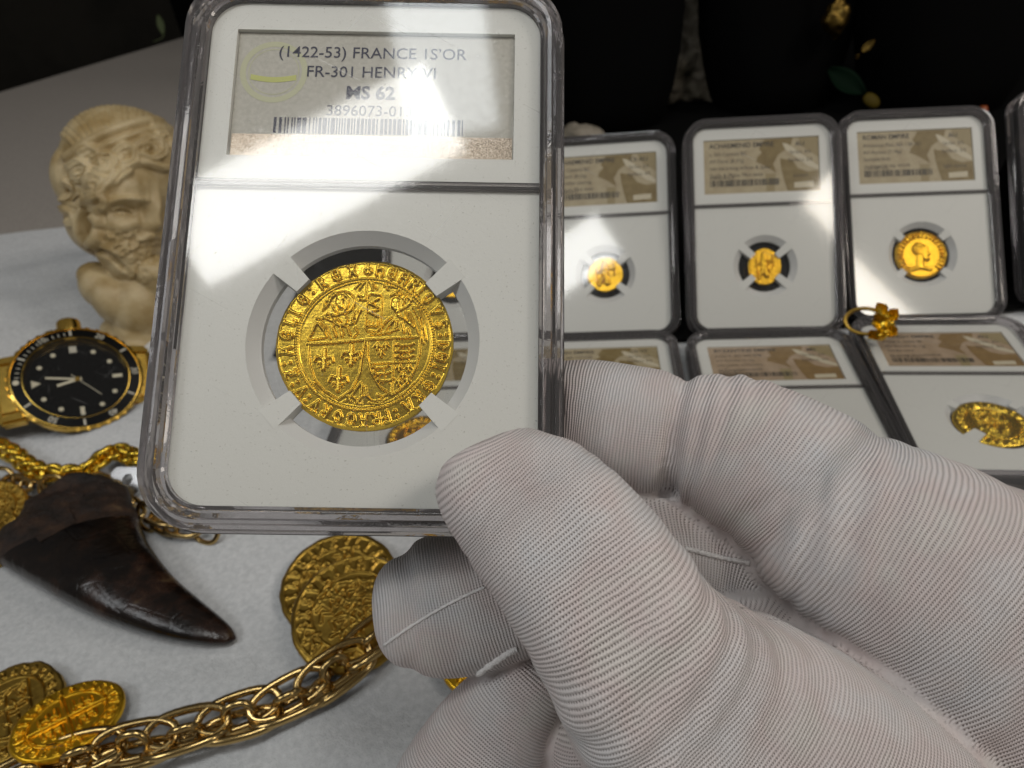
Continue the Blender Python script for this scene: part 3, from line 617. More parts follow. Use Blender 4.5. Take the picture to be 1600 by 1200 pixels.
prn(card, 'emblem_band', band, zc + .01, M['emblem2'])
for s_, sz, x, y, bd in (('(1422-53) FRANCE 1S\u2019OR', 2.68, -.6, 29.9, .012), ('FR-301 HENRY VI', 2.68, -.6, 26.6, .012), ('MS 62', 3.0, -.6, 23.0, .10), ('3896073-013', 2.5, -.6, 20.15, .0)):
    prn(card, 'printed_line', text(s_, sz, x, y, 'CENTER', bd), zc + .02, M['ink'])
prn(card, 'barcode', barcode(-15.0, 13.7, 17.1, 19.7, 5, 74), zc + .02, M['ink'])
coin_thing('gold_coin', 'large hammered gold coin with two shields and figures inside the raised holder', 'coin', C2W @ RS @ rodr((0, 0, -.012)), cw(TS + RS @ np.array([.45, -15.3, -3.75])), main_meshes)

# ---- small coins for the holders on the table
def simple_relief(seed, style, letters='ANTONINVSAVGPIVSPPTRPCOSIII'):
    r = Relief(260); rg = random.Random(seed)
    if style == 'head':
        legend(r, letters, .80, .16, .024, .7, a0=235, step=-290 / len(letters)); r.ring(0, 0, .93, .025, .5)
        r.stroke([(-.08, .26), (.0, .2)], (.25, .25), .72, flat=.5); r.stroke([(.1, .2), (.12, .0)], (.17, .15), .78, flat=.4); r.stroke([(.22, .18), (.31, .05), (.24, .02)], (.04, .05), .85); r.stroke([(.1, -.12), (.2, -.18)], (.11, .08), .85)
        r.stroke([(-.06, -.05), (-.08, -.45)], (.15, .17), .6, flat=.4); r.stroke([(-.42, -.62), (-.1, -.52), (.3, -.62)], .08, .7); r.stroke([(.16, .1), (.2, .1)], .03, .95)
        for i in range(26):
            a = rg.uniform(.4, 4.4); d = rg.uniform(.05, .26); r.stroke([(-.07 + d * math.cos(a), .25 + d * math.sin(a)), (-.07 + d * math.cos(a + .5), .25 + d * math.sin(a + .5))], .028, 1.0)
        for i in range(9): a = rg.uniform(-1.8, -.2); r.stroke([(.12 + .1 * math.cos(a), -.06 + .1 * math.sin(a)), (.12 + .17 * math.cos(a), -.06 + .17 * math.sin(a))], .022, 1.0)
    elif style == 'archer':
        r.stroke([(-.05, .62), (-.05, .5)], (.12, .1), .95); r.stroke([(-.03, .4), (0, -.1), (.12, -.5)], (.2, .16), .9); r.stroke([(0, -.1), (-.28, -.4), (-.35, -.65)], (.14, .08), .85); r.stroke([(.05, .3), (.35, .25), (.5, .3)], .07, .8); r.stroke([(.45, .6), (.58, .3), (.48, -.05)], .04, .8); r.stroke([(-.1, .3), (-.42, .1)], .07, .8); r.stroke([(-.5, .4), (-.44, -.6)], .03, .7)
        for i in range(9): x = -.2 + rg.random() * .4; r.stroke([(x, .35 - .1 * i), (x + .15, .27 - .1 * i)], .03, 1.1)
    elif style == 'cross':
        legend(r, 'PHILIPPVSDGHISPANIARVMREX', .82, .14, .022, .7); r.ring(0, 0, .68, .02, .6); r.stroke([(0, .66), (0, -.66)], .035, .8); r.stroke([(-.66, 0), (.66, 0)], .035, .8)
        for sx, sy in ((1, 1), (-1, 1), (1, -1), (-1, -1)):
            for i in range(3): r.stroke([(sx * (.14 + .15 * i), sy * .14), (sx * (.14 + .15 * i), sy * (.42 - .06 * i))], .04, .75)
            r.stroke([(sx * .12, sy * .2), (sx * .45, sy * .2)], .03, .7)
    elif style == 'arms':
        legend(r, 'CAROLVSETIOHANAREGESHISPA', .82, .14, .022, .7); r.ring(0, 0, .69, .02, .6)
        r.stroke([(-.42, .45), (.42, .45), (.42, -.2), (.25, -.45), (0, -.58), (-.25, -.45), (-.42, -.2)], .03, .8, closed=True); r.stroke([(-.42, .05), (.42, .05)], .03, .7); r.stroke([(0, .45), (0, -.55)], .03, .7)
        for i in range(26): x, y = rg.uniform(-.36, .36), rg.uniform(-.4, .42); r.stroke([(x, y), (x + rg.uniform(-.12, .12), y + rg.uniform(-.1, .1))], .03, .85)
    else:                                          # busy worn pattern
        legend(r, 'SVLTANVSALIBNMVHAMADREX', .80, .17, .024, .7); r.ring(0, 0, .66, .02, .6); r.ring(0, 0, .93, .02, .5)
        for i in range(60): x, y = rg.uniform(-.5, .5), rg.uniform(-.5, .5); a = rg.uniform(0, 3); r.stroke([(x, y), (x + .14 * math.cos(a), y + .14 * math.sin(a)), (x + .2 * math.cos(a + .9), y + .2 * math.sin(a + .9))], .032, .8)
    r.blur(1); return r
POSES = {'A': PA, 'B': PB, 'C': PC, 'Z': (PA[0], PA[1] - PA[0][:, 0] * 62)}
POSES['D'] = (lsq((-.01, 1, -.06), (-.02, .06, 1.0)), np.array([220.5, 71., -266]))
GR = 'graded coin holders displayed on the table'
def rot_table(yaw):
    Rz = np.array([[math.cos(yaw), -math.sin(yaw), 0], [math.sin(yaw), math.cos(yaw), 0], [0, 0, 1]]); return Rz
LOW = {'Z': ((-31.5, 196.5), -.13), 'A': ((29.03, 185.54), -.14), 'B': ((88.27, 175.14), -.15), 'C': ((146.58, 172.35), -.19)}
EAS = []
def small_holder(key, upright, label, coin_label, lab, ro, ri, rc, style, lines, grade, seed, squash=1.0, dark=None, mt='gold_bright', chip=None, shift=(0, 0)):
    if upright:
        R, t = POSES[key]; Rw, tw = C2W @ R, cw(t)
    else:
        (x, y), yaw = LOW[key]; Rw, tw = rot_table(yaw), np.array([x, y, 8.1])
    o, card = holder(label, Rw, tw, ro, ri, rc, lab, GR, 3.4 if (key, upright) == ('C', False) else 0.0)
    z = -2.87; dk, md, pl = (M['tan_dark'], M['tan_mid'], M['tan_pale']) if lab == 'tan' else (M['tan_red_dark'], M['tan_mid'], M['tan_pale'])
    r = random.Random(seed)
    poly = lambda pts: ([(x, y, 0) for x, y in pts], [tuple(range(len(pts)))])
    prn(card, 'map_shape', join([poly([(1.5, 33.5), (12, 33.8), (11, 30.5), (6.5, 27.5), (4.5, 24), (5.5, 20.5), (1.2, 23.5), (-2, 25), (-1.2, 27), (.4, 28.5), (-.6, 30)]), poly([(7, 26), (11.5, 25.2), (13.5, 22), (17, 20.5), (21, 20.8), (21, 13.3), (9.5, 13.3), (8.2, 18), (7.4, 22)])]), z, dk)
    prn(card, 'map_shape', join([poly([(14, 33.7), (21.2, 33.7), (21.2, 26), (17.5, 28.5), (14.5, 31)]), poly([(1.5, 20.3), (5.3, 20.2), (4.6, 13.3), (1.8, 13.3)])]), z, md)
    prn(card, 'map_highlight', join([poly([(8, 32), (10, 31.5), (21, 22.5), (21, 21), (17, 22.8), (9, 29.5)]), poly([(12, 16.5), (19, 16.8), (19, 14.6), (12, 14.4)])]), z + .004, pl)
    for i, s_ in enumerate(lines[:-1]):
        prn(card, 'printed_line', text(s_, 2.6 if i == 0 else 2.0, -19.2, 30.9 - (2.75 * i + (.3 if i else 0)), 'LEFT', .05 if i == 0 else .0, .95), z + .008, M['ink_black'])
    prn(card, 'printed_line', text(lines[-1], 1.7, -19.2, 18.7, 'LEFT'), z + .008, M['ink_black'])
    prn(card, 'barcode', barcode(-19.2, 6.5, 15.9, 18.4, seed, 62), z + .008, M['ink_black'])
    for i, s_ in enumerate(grade): prn(card, 'printed_line', text(s_, 2.5 if i == 0 else 1.9, 14.5, 30.6 - 3.0 * i, 'CENTER', .04 if i == 0 else 0), z + .008, M['ink_black'])
    pm = coin_mesh('small_gold_coin', simple_relief(seed, style, lines[0].replace(' ', '')[:10] + 'AVGPIVSPPCOSIII'), rc, 1.3, .85, M[mt], seed, wob=.035, nr=60, nt=180, squash=squash, chip=chip)
    c = coin_thing('gold_coin', coin_label, 'coin', Rw @ rot_table(shift[1]), tw + Rw @ np.array([.4 + shift[0], -15.2, -3.6]), pm, 'gold coins sealed in the displayed holders')
    # upright holders lean on a black wedge
    if upright:
        nl = Rw.T @ np.array([0, 0, 1.0]); aw = np.array([0, nl[2], -nl[1]]); aw /= np.linalg.norm(aw)
        if aw[2] > 0: aw = -aw
        zb = tw[2] / nl[1]
        y0 = -41.5; b0 = np.array([0, y0, -8.0]); top = np.array([0, 24., -8.0]); f = b0 + aw * 52; f2 = f + nl * 3
        prof = [b0, top, top + np.array([0, -.6, -2.5]), f2 + 0, f]
        V = [(x, p[1], p[2]) for x in (-24, 24) for p in prof]; kk = len(prof)
        Fq = [tuple(range(kk)), tuple(range(kk, 2 * kk))[::-1]] + [(i, i + kk, (i + 1) % kk + kk, (i + 1) % kk) for i in range(kk)]
        e = thing('display_easel', 'black wedge easel behind the ' + {'A': 'upright holder next to the raised holder', 'B': 'middle upright holder with the oval coin', 'C': 'upright holder with the portrait coin', 'D': 'far right upright holder', 'Z': 'upright holder hidden behind the raised holder'}[key], 'easel', Rw, tw, 'black easels behind the upright holders')
        obj('wedge', recalc(mesh('easel_wedge', V, Fq, M['velvet'])), e); obj('lip', mesh('easel_lip', *box(-24, 24, -44.6, -42.9, -11, -2), M['velvet']), e)
    return o
small_holder('A', True, 'upright holder with tan label directly beside the raised holder, half covered by it', 'small gold coin under the white glare in the upright holder beside the raised one', 'tan', 11.8, 9.6, 7.0, 'archer', ['ACHAEMENID EMPIRE', 'c. 5th Century BC', 'AV Daric (8.33g)', 'obv archer running', 'rv punch, Mint state', '5781060-012'], ['Ch AU', 'Strike: 5/5', 'Surface: 4/5'], 31)
small_holder('B', True, 'upright holder with tan label and small oval coin, cream glare on its right edge', 'small oval gold coin showing a standing king in the middle upright holder', 'tan', 11.8, 9.6, 6.1, 'archer', ['ACHAEMENID EMPIRE', 'c. 5th Century BC', 'AV Daric (8.37g)', 'obv hero-king w/bow & spear', 'Sardis & Mysia, Mint state', '4280618-012'], ['AU', 'Strike: 4/5', 'Surface: 3/5', '', 'scratch'], 33, squash=1.17)
small_holder('C', True, 'upright holder with tan label, behind the little gold ring', 'round gold coin with an emperor portrait in the upright holder behind the ring', 'tan', 12.6, 10.6, 9.6, 'head', ['ROMAN EMPIRE', 'Antoninus Pius, AD 138-161', 'AV Aureus (7.18g)', 'laureate bust', 'rv emperor stg. w/orb', '5781060-243'], ['AU', 'Strike: 5/5', 'Surface: 3/5', '', 'light marks'], 35, squash=.97)
small_holder('D', True, 'upright holder at the far right, only its left rim in the picture', 'gold coin in the far right upright holder, outside the picture edge', 'tan', 12.6, 10.6, 9.6, 'head', ['ROMAN EMPIRE', 'Nero, AD 54-68', 'AV Aureus (7.20g)', 'laureate head', 'rv Roma', '5781060-244'], ['VF', 'Strike: 5/5', 'Surface: 3/5'], 37)
small_holder('A', False, 'holder lying flat with olive tan label, next to the raised holder, behind the gloved finger', 'gold coin in the flat holder hidden behind the gloved index finger', 'tan', 12.2, 10.2, 8.5, 'head', ['ROMAN EMPIRE', 'Hadrian, AD 117-138', 'AV Aureus (7.2g)', 'Mint state', '', '4932118-003'], ['Ch VF', 'Strike: 5/5', 'Surface: 4/5'], 39)
small_holder('B', False, 'holder lying flat with rosy tan label, in the middle of the lower row', 'gold coin in the middle flat holder, hidden behind the gloved knuckle', 'tan_red', 12.2, 10.2, 8.5, 'head', ['BYZANTINE EMPIRE', 'Justin II, AD 565-578', 'AV Solidus (4.4g)', 'obv Justin w/Victory', 'rv Constantinopolis', '4932118-011'], ['MS', 'Strike: 5/5', 'Surface: 4/5'], 41, mt='gold')
small_holder('C', False, 'holder lying flat with rosy tan label, rightmost of the lower row, under the gold ring', 'thick gold coin in the flat holder at the right edge, white prong over it', 'tan_red', 12.9, 11.2, 10.6, 'arms', ['SPANISH EMPIRE', 'Philip II, 1556-98', 'AV Escudo (6.7g)', 'Seville mint', 'rv. cross in quatrefoil', '4932118-019'], ['AU', 'Strike: 4/5', 'Surface: 4/5'], 43, mt='gold')
small_holder('Z', True, 'upright holder hidden behind the raised holder', 'gold coin in the upright holder hidden behind the raised holder', 'tan', 11.8, 9.6, 7.0, 'archer', ['ACHAEMENID EMPIRE', 'c. 5th Century BC', 'AV Daric (8.3g)', 'obv archer', 'rv punch', '5781060-010'], ['AU', 'Strike: 5/5', 'Surface: 4/5'], 45)
small_holder('Z', False, 'holder lying flat behind the raised one, glimpsed through the gap round the large coin', 'gold coin glimpsed below the large coin through the raised holder', 'tan', 12.6, 10.8, 10.2, 'arms', ['SPANISH EMPIRE', 'Philip III', 'AV Escudo (6.7g)', 'Seville mint', 'rv cross', '4932118-001'], ['AU', 'Strike: 4/5', 'Surface: 4/5'], 47)
# ================================================================== LEFT SIDE: BUST, WATCH, CHAINS, TOOTH, COINS
def tmp_remesh(parts, voxel, smooth=6, fac=.5):
    """closed overlapping shells in mm -> one continuous surface (vertices, faces)"""
    me = mesh('tmp', *join(parts), None, None, 1.0); o = bpy.data.objects.new('tmp', me); C.objects.link(o)
    md = o.modifiers.new('r', 'REMESH'); md.mode = 'VOXEL'; md.voxel_size = voxel
    if smooth:
        sm = o.modifiers.new('s', 'SMOOTH'); sm.factor = fac; sm.iterations = smooth
    e = o.evaluated_get(bpy.context.evaluated_depsgraph_get()); m2 = e.to_mesh()
    V = np.zeros(len(m2.vertices) * 3); m2.vertices.foreach_get('co', V); V = V.reshape(-1, 3)
    Fc = np.zeros(len(m2.loops), int); m2.loops.foreach_get('vertex_index', Fc); Fc = Fc.reshape(-1, 4)
    e.to_mesh_clear(); bpy.data.objects.remove(o); bpy.data.meshes.remove(me); return V, Fc
def vnormals(V, Fc):
    n = np.cross(V[Fc[:, 2]] - V[Fc[:, 0]], V[Fc[:, 3]] - V[Fc[:, 1]]); out = np.zeros_like(V)
    for k in range(4): np.add.at(out, Fc[:, k], n)
    return out / (np.linalg.norm(out, axis=1)[:, None] + 1e-12)
def fast_mesh(name, V, Fc, material, attrs=None):
    me = bpy.data.meshes.new(name); me.vertices.add(len(V)); me.vertices.foreach_set('co', (V * S).astype('f').ravel())
    me.loops.add(Fc.size); me.loops.foreach_set('vertex_index', Fc.astype('i').ravel()); me.polygons.add(len(Fc)); me.polygons.foreach_set('loop_start', np.arange(0, Fc.size, 4, dtype='i'))
    me.update(calc_edges=True); me.polygons.foreach_set('use_smooth', np.ones(len(Fc), bool)); me.materials.append(material)
    for k, a in (attrs or {}).items():
        at = me.attributes.new(k, 'FLOAT', 'POINT'); at.data.foreach_set('value', a.astype('f'))
    me.validate(); me.update(); return me
def ellipsoid(c, r, rot=0.0, n=28):
    V = []; ca, sa = math.cos(rot), math.sin(rot)
    for i in range(1, n):
        for j in range(n):
            t, p = math.pi * i / n, 2 * math.pi * j / n; x, y, z = r[0] * math.sin(t) * math.cos(p), r[1] * math.cos(t), r[2] * math.sin(t) * math.sin(p)
            V.append((c[0] + x * ca - y * sa, c[1] + x * sa + y * ca, c[2] + z))
    V.append((c[0] - r[1] * sa, c[1] + r[1] * ca, c[2])); V.append((c[0] + r[1] * sa, c[1] - r[1] * ca, c[2])); Fc = []
    for i in range(n - 2):
        for j in range(n): Fc.append((i * n + j, i * n + (j + 1) % n, (i + 1) * n + (j + 1) % n, (i + 1) * n + j))
    a, b = len(V) - 2, len(V) - 1
    for j in range(n): Fc.append((a, (j + 1) % n, j)); Fc.append((b, (n - 2) * n + j, (n - 2) * n + (j + 1) % n))
    return V, Fc
# ---- bust: modelled in camera axes at its own distance, standing on the cloth
BD = 318.0
def be(px, py, dz, rx, ry, rz, rot=0): c = pxc(px, py, BD); k = BD / F; return ellipsoid((c[0], c[1], -BD + dz), (rx * k, ry * k, rz), math.radians(rot))
bp_ = [be(206, 266, 0, 96, 90, 30), be(152, 288, 2, 46, 62, 24), be(226, 322, 7, 58, 92, 25), be(180, 350, 0, 66, 58, 22), be(218, 392, 9, 44, 44, 18), be(222, 415, 7, 32, 36, 15), be(214, 440, -2, 46, 60, 15), be(164, 436, 4, 27, 24, 12), be(176, 452, 5, 32, 38, 14, 30), be(195, 468, 5, 34, 48, 15, 25), be(225, 475, 2, 46, 60, 15), be(216, 520, -2, 40, 50, 14), be(262, 440, 2, 40, 34, 13), be(214, 545, -4, 46, 22, 17)]
bV, bF = tmp_remesh(bp_, 0.5, 12)
RP, RN = Relief(620, 1.15), Relief(620, 1.15)
bz = lambda x, y: ((x - 190) / 190, (335 - y) / 190)
def bs(pts, r, h, neg=False, **k): (RN if neg else RP).stroke([bz(*p) for p in pts], r / 190 if not isinstance(r, tuple) else tuple(q / 190 for q in r), h, **k)
def bc_(pts, r, h, neg=False, **k): bs(catmull(np.array(pts, float), 6), r, h, neg, **k)
rg = random.Random(4)
# locks of hair, from the crown down past the ear
for x, y in ((150, 186), (172, 178), (196, 174), (220, 175), (244, 178), (262, 184), (132, 200), (118, 216)):   # combed strands above the band
    a = math.atan2(y - 300, x - 208)
    for q in (-9, 0, 9): px0, py0 = x - q * math.sin(a), y + q * math.cos(a); bc_([(px0 - 18 * math.cos(a), py0 - 18 * math.sin(a)), (px0 + 2 * math.cos(a + .5), py0 + 2 * math.sin(a + .5)), (px0 + 20 * math.cos(a), py0 + 20 * math.sin(a))], 5.2, 1.3)
bc_([(104, 246), (140, 222), (185, 202), (230, 190), (268, 186)], 6.5, 2.3); bc_([(108, 258), (150, 236), (195, 216), (240, 203), (268, 200)], 5, 1.7)   # band
LOCKS = [[(112, 262), (128, 252), (142, 262), (136, 278), (120, 280)], [(104, 284), (116, 292), (112, 308), (100, 310)], [(140, 288), (152, 276), (166, 284), (160, 300), (144, 304)], [(122, 296), (134, 306), (128, 322), (114, 322)], [(150, 250), (166, 242), (180, 252), (172, 268), (156, 268)], [(180, 240), (196, 230), (212, 238), (208, 254), (192, 262)], [(146, 310), (160, 306), (166, 318), (156, 330)], [(104, 326), (116, 336), (112, 350)], [(214, 228), (232, 218), (250, 224), (252, 240), (236, 248), (222, 242)], [(248, 214), (262, 214), (268, 228)], [(196, 262), (214, 254), (234, 256), (256, 262), (272, 258)], [(184, 272), (174, 284), (164, 296), (160, 314)], [(200, 268), (190, 276), (180, 286)], [(128, 236), (142, 230), (152, 238)], [(226, 232), (236, 228), (242, 236)], [(120, 272), (128, 266)], [(150, 290), (156, 288)], [(188, 248), (196, 244)], [(164, 256), (170, 254)]]
for L_ in LOCKS:
    bc_(L_, (9.5, 7), rg.uniform(1.9, 2.6), soft=False)
    for q in (-3.5, 3.5): bc_([(x + q, y + q * .6) for x, y in L_], 2.6, 3.1, soft=True)
for L_ in LOCKS[:10]: m_ = np.mean(L_, 0); bs([tuple(m_), (m_[0] + 1, m_[1])], 5, 1.5, True, soft=True)
# brow, eye, nose, mouth
bc_([(168, 322), (182, 313), (204, 310), (228, 314)], 6, 1.5, soft=True)
bc_([(174, 329), (186, 325), (200, 327), (210, 333)], 3.0, 1.35, soft=True); bc_([(177, 338), (190, 341), (204, 338)], 2.6, .9, soft=True); bc_([(174, 333), (192, 331), (208, 335)], 1.8, .9, True, soft=True)
bc_([(160, 330), (162, 352), (160, 374)], 4, 1.6, True, soft=True)
for i in range(120):                                # beard curls, densest at the jaw
    x, y = rg.uniform(172, 262), rg.uniform(364, 436)
    if x < 172 + (y - 372) * .5 or (y < 378 and 200 < x < 216): continue
    a0 = rg.uniform(0, 6.28); bs([(x + 5 * math.cos(a0 + .8 * q), y + 5 * math.sin(a0 + .8 * q)) for q in range(4)], (3.6, 2.6), rg.uniform(.7, 1.5))
bc_([(216, 374), (232, 368), (248, 370), (260, 378)], 5.5, 2.6); bc_([(230, 386), (252, 386)], 3.5, 1.6, True, soft=True)
# ear
bc_([(128, 332), (122, 346), (124, 364), (134, 378)], 5.5, 2.6); bc_([(136, 338), (136, 352), (140, 364)], 7, 4.6, True, soft=True); bc_([(150, 338), (158, 352), (152, 372), (144, 382)], 7, 3.2)
bc_([(150, 392), (172, 402), (194, 420)], 6, 2.6, True, soft=True)
RP.blur(3); RN.blur(2)
bn = vnormals(bV, bF); px_ = 800 + F * bV[:, 0] / -bV[:, 2]; py_ = 600 - F * bV[:, 1] / -bV[:, 2]
xx, yy = (px_ - 190) / 190, (335 - py_) / 190
ok = (np.abs(xx) < 1.1) & (np.abs(yy) < 1.1)
def gs(x, y, rx, ry, h, rot=0.0): ca, sa = math.cos(rot), math.sin(rot); u, v = (px_ - x) * ca + (py_ - y) * sa, -(px_ - x) * sa + (py_ - y) * ca; return h * np.exp(-(u / rx) ** 2 - (v / ry) ** 2)
face_ = gs(196, 332, 26, 11, -4.4) + gs(194, 333, 9, 5, 1.5) + gs(198, 313, 32, 7, 1.6) + gs(185, 380, 26, 16, -1.8) + gs(232, 420, 22, 20, 3.0) + gs(242, 330, 9, 26, 4.6, .18) + gs(246, 350, 11, 9, 3.2) + gs(226, 330, 6, 18, -1.8) + gs(204, 290, 44, 16, 1.0) + gs(190, 356, 18, 12, 1.4) + gs(214, 362, 9, 8, -1.0) + gs(262, 332, 14, 10, -2.4) + gs(176, 300, 8, 20, -1.0, .5)
dsp = np.where(ok, face_ + RP.at(np.clip(xx, -1.1, 1.1), np.clip(yy, -1.1, 1.1)) - RN.at(np.clip(xx, -1.1, 1.1), np.clip(yy, -1.1, 1.1)), 0) * np.clip(bn[:, 2] * 1.6 + .2, 0, 1) + .12 * vnoise(bV / 5, 5, 4)
bV = bV + bn * dsp[:, None]
bw = bV @ C2W.T + np.array([0, 0, H]); base = pxt(214, 560); base[2] = bw[:, 2].min()
bw[:, 2] -= np.clip((14 - (bw[:, 2] - base[2])) / 14, 0, 1) * 0
bo = thing('bust', 'small yellowed marble bust of a bearded curly haired man behind the watch', 'bust', np.eye(3), (base[0], base[1], 0))
head = bw[:, 2] > 0
obj('carved_bust', fast_mesh('carved_bust', bw - np.array([base[0], base[1], 0]), bF, M['marble']), bo)
bmn = bw[bw[:, 2] < base[2] + 12]; bc = bmn.mean(0)
obj('plinth', mesh('plinth', *loft([(0.2, 0, 0, 15, 13), (max(4, base[2] + 3), 0, 0, 15, 13), (max(6, base[2] + 5), 0, 0, 12, 10)], 32, 2.0), M['marble'], 40), bo).location = Vector(((bc[0] - base[0]) * S, (bc[1] - base[1]) * S, 0))

# ---- wristwatch
WR0 = 23.6; wn = np.array([.42, .47, .77]); wt = pxc(121, 590, 266)
WR = lsq((0, .9, -.4), wn) ; Rz = rodr((0, 0, .17)); wo = thing('wristwatch', 'gold dive watch with black dial and black bezel lying on the cloth', 'watch', C2W @ WR @ Rz * .93, cw(wt))
am = lambda mn: math.radians(190 - 6 * mn)
obj('case', mesh('watch_case', *lathe([(0, -9.5), (17, -9.5), (21.5, -7.5), (22.4, -5), (22.4, -2.2), (21.8, -1.2), (18.32, -1.2), (18.32, -2.4), (0, -2.4)], 64), M['gold_watch'], 35), wo)
V, Fc = lathe([(18.3, -1.1), (23.0, -1.1), (23.7, -.4), (23.6, .5), (22.6, .9), (22.55, .55), (18.4, 1.1), (18.2, .6)], 120, True); V = np.array(V)
rad_ = np.hypot(V[:, 0], V[:, 1]); k_ = rad_ > 22.9; an_ = np.arctan2(V[:, 1], V[:, 0]); V[k_, :2] *= (1 + .012 * np.sign(np.sin(an_[k_] * 40)))[:, None]
bez = obj('bezel', mesh('bezel', V, Fc, M['gold_watch'], 30), wo)
obj('bezel_insert', mesh('bezel_insert', *lathe([(18.6, 1.12), (22.3, .72), (22.3, .6), (18.6, .9)], 96, True), M['bezel'], 40), bez)
def dialmark(vf, rad_, mn, z, tilt=True):
    a = am(mn); v = np.array(vf[0], float).reshape(-1, 3); x = v[:, 0] * math.sin(a) + (rad_ + v[:, 1]) * math.cos(a); y = -v[:, 0] * math.cos(a) + (rad_ + v[:, 1]) * math.sin(a)
    zz = np.full(len(v), float(z)) if not tilt else z - .108 * (np.hypot(x, y) - 20.4); return np.stack([x, y, zz], 1), vf[1]
for mn in (10, 20, 30, 40, 50): obj('numeral', mesh('numeral', *dialmark(text(str(mn), 3.3, 0, -1.1, 'CENTER', .06), 20.5, mn, .97), M['print_grey']), bez)
q4 = lambda a, b: ([(-a, -b, 0), (a, -b, 0), (a, b, 0), (-a, b, 0)], [(0, 1, 2, 3)])
for mn in (5, 15, 25, 35, 45, 55): obj('minute_bar', mesh('minute_bar', *dialmark(q4(.42, 1.3), 20.5, mn, .97), M['print_grey']), bez)
obj('minute_ticks', mesh('minute_ticks', *join([dialmark(q4(.18, .7), 20.1, mn, .97) for mn in range(1, 15) if mn % 5]), M['print_grey']), bez)
obj('pip', mesh('pip', *dialmark(lathe([(0, 0), (1.1, 0)], 20), 20.5, 0, 1.0), M['lume']), bez)
obj('rehaut', mesh('rehaut', *lathe([(18.25, .6), (17.9, -1.9), (17.7, -2.2), (18.25, -2.2)], 64, True), M['gold_watch'], 40), wo)
dl = obj('dial', mesh('dial', *lathe([(0, -2.0), (17.65, -2.0), (17.65, -2.3), (0, -2.3)], 64), M['blackdial'], 40), wo)
dot = lathe([(0, .35), (.75, .35), (.95, .2), (.95, 0)], 20)
for h in range(12):
    if h == 0: vf = ([(-1.7, 1.5, 0), (1.7, 1.5, 0), (0, -1.7, 0), (-1.7, 1.5, .3), (1.7, 1.5, .3), (0, -1.7, .3)], [(3, 5, 4), (0, 1, 4, 3), (1, 2, 5, 4), (2, 0, 3, 5)])
    elif h in (6, 9): vf = box(-.75, .75, -1.8, 1.8, 0, .3)
    elif h == 3: vf = box(-1.3, 1.3, -1.5, 1.5, 0, .3)
    else: vf = dot
    v = np.array(vf[0], float).reshape(-1, 3); z_ = v[:, 2].copy(); vv, ff = dialmark(vf, 14.2, h * 5, -1.98, False); vv[:, 2] = -1.98 + z_; obj('hour_marker', mesh('hour_marker', vv, ff, M['print_grey'] if h == 3 else M['lume'], 30), dl)
def hand(name, mn, l, wd, z, tail=1.5):
    v, ff = box(-wd, wd, -tail, l, z, z + .18); a = am(mn); v = np.array(v, float); return obj(name, mesh(name, np.stack([v[:, 0] * math.sin(a) + v[:, 1] * math.cos(a), -v[:, 0] * math.cos(a) + v[:, 1] * math.sin(a), v[:, 2]], 1), ff, M['lume']), wo)
hand('minute_hand', 1.7, 11, .42, -1.3); hand('hour_hand', 57.5, 7.5, .55, -1.55); hand('second_hand', 38, 11, .12, -1.1, 3)
obj('hand_boss', mesh('hand_boss', *lathe([(0, -.8), (.9, -.8), (1.0, -1.0), (1.0, -1.95)], 24), M['gold_watch'], 30), wo)
obj('crystal', mesh('crystal', *lathe([(0, 1.0), (18.15, .95)], 64), M['crystal'], 180), wo)
# crown at three o'clock with its guards
ca = am(15); cr = obj('crown', mesh('crown', *lathe([(0, 6.4), (3.2, 6.4), (4.3, 5.8), (4.5, 5.0), (4.4, 0), (0, 0)], 36), M['gold_watch'], 35), wo)
cr.matrix_local = Matrix.Translation(Vector((22.4 * math.cos(ca) * S, 22.4 * math.sin(ca) * S, -3.4 * S))) @ Vector((math.cos(ca), math.sin(ca), 0)).to_track_quat('Z', 'X').to_matrix().to_4x4()
for sg in (-1, 1):
    a = ca + sg * .26; g = obj('crown_guard', mesh('crown_guard', *ellipsoid((0, 0, 0), (2.2, 3.4, 2.8)), M['gold_watch'], 180), wo); g.location = Vector((22.6 * math.cos(a) * S, 22.6 * math.sin(a) * S, -3.6 * S)); g.rotation_euler = (0, 0, a - math.pi / 2)
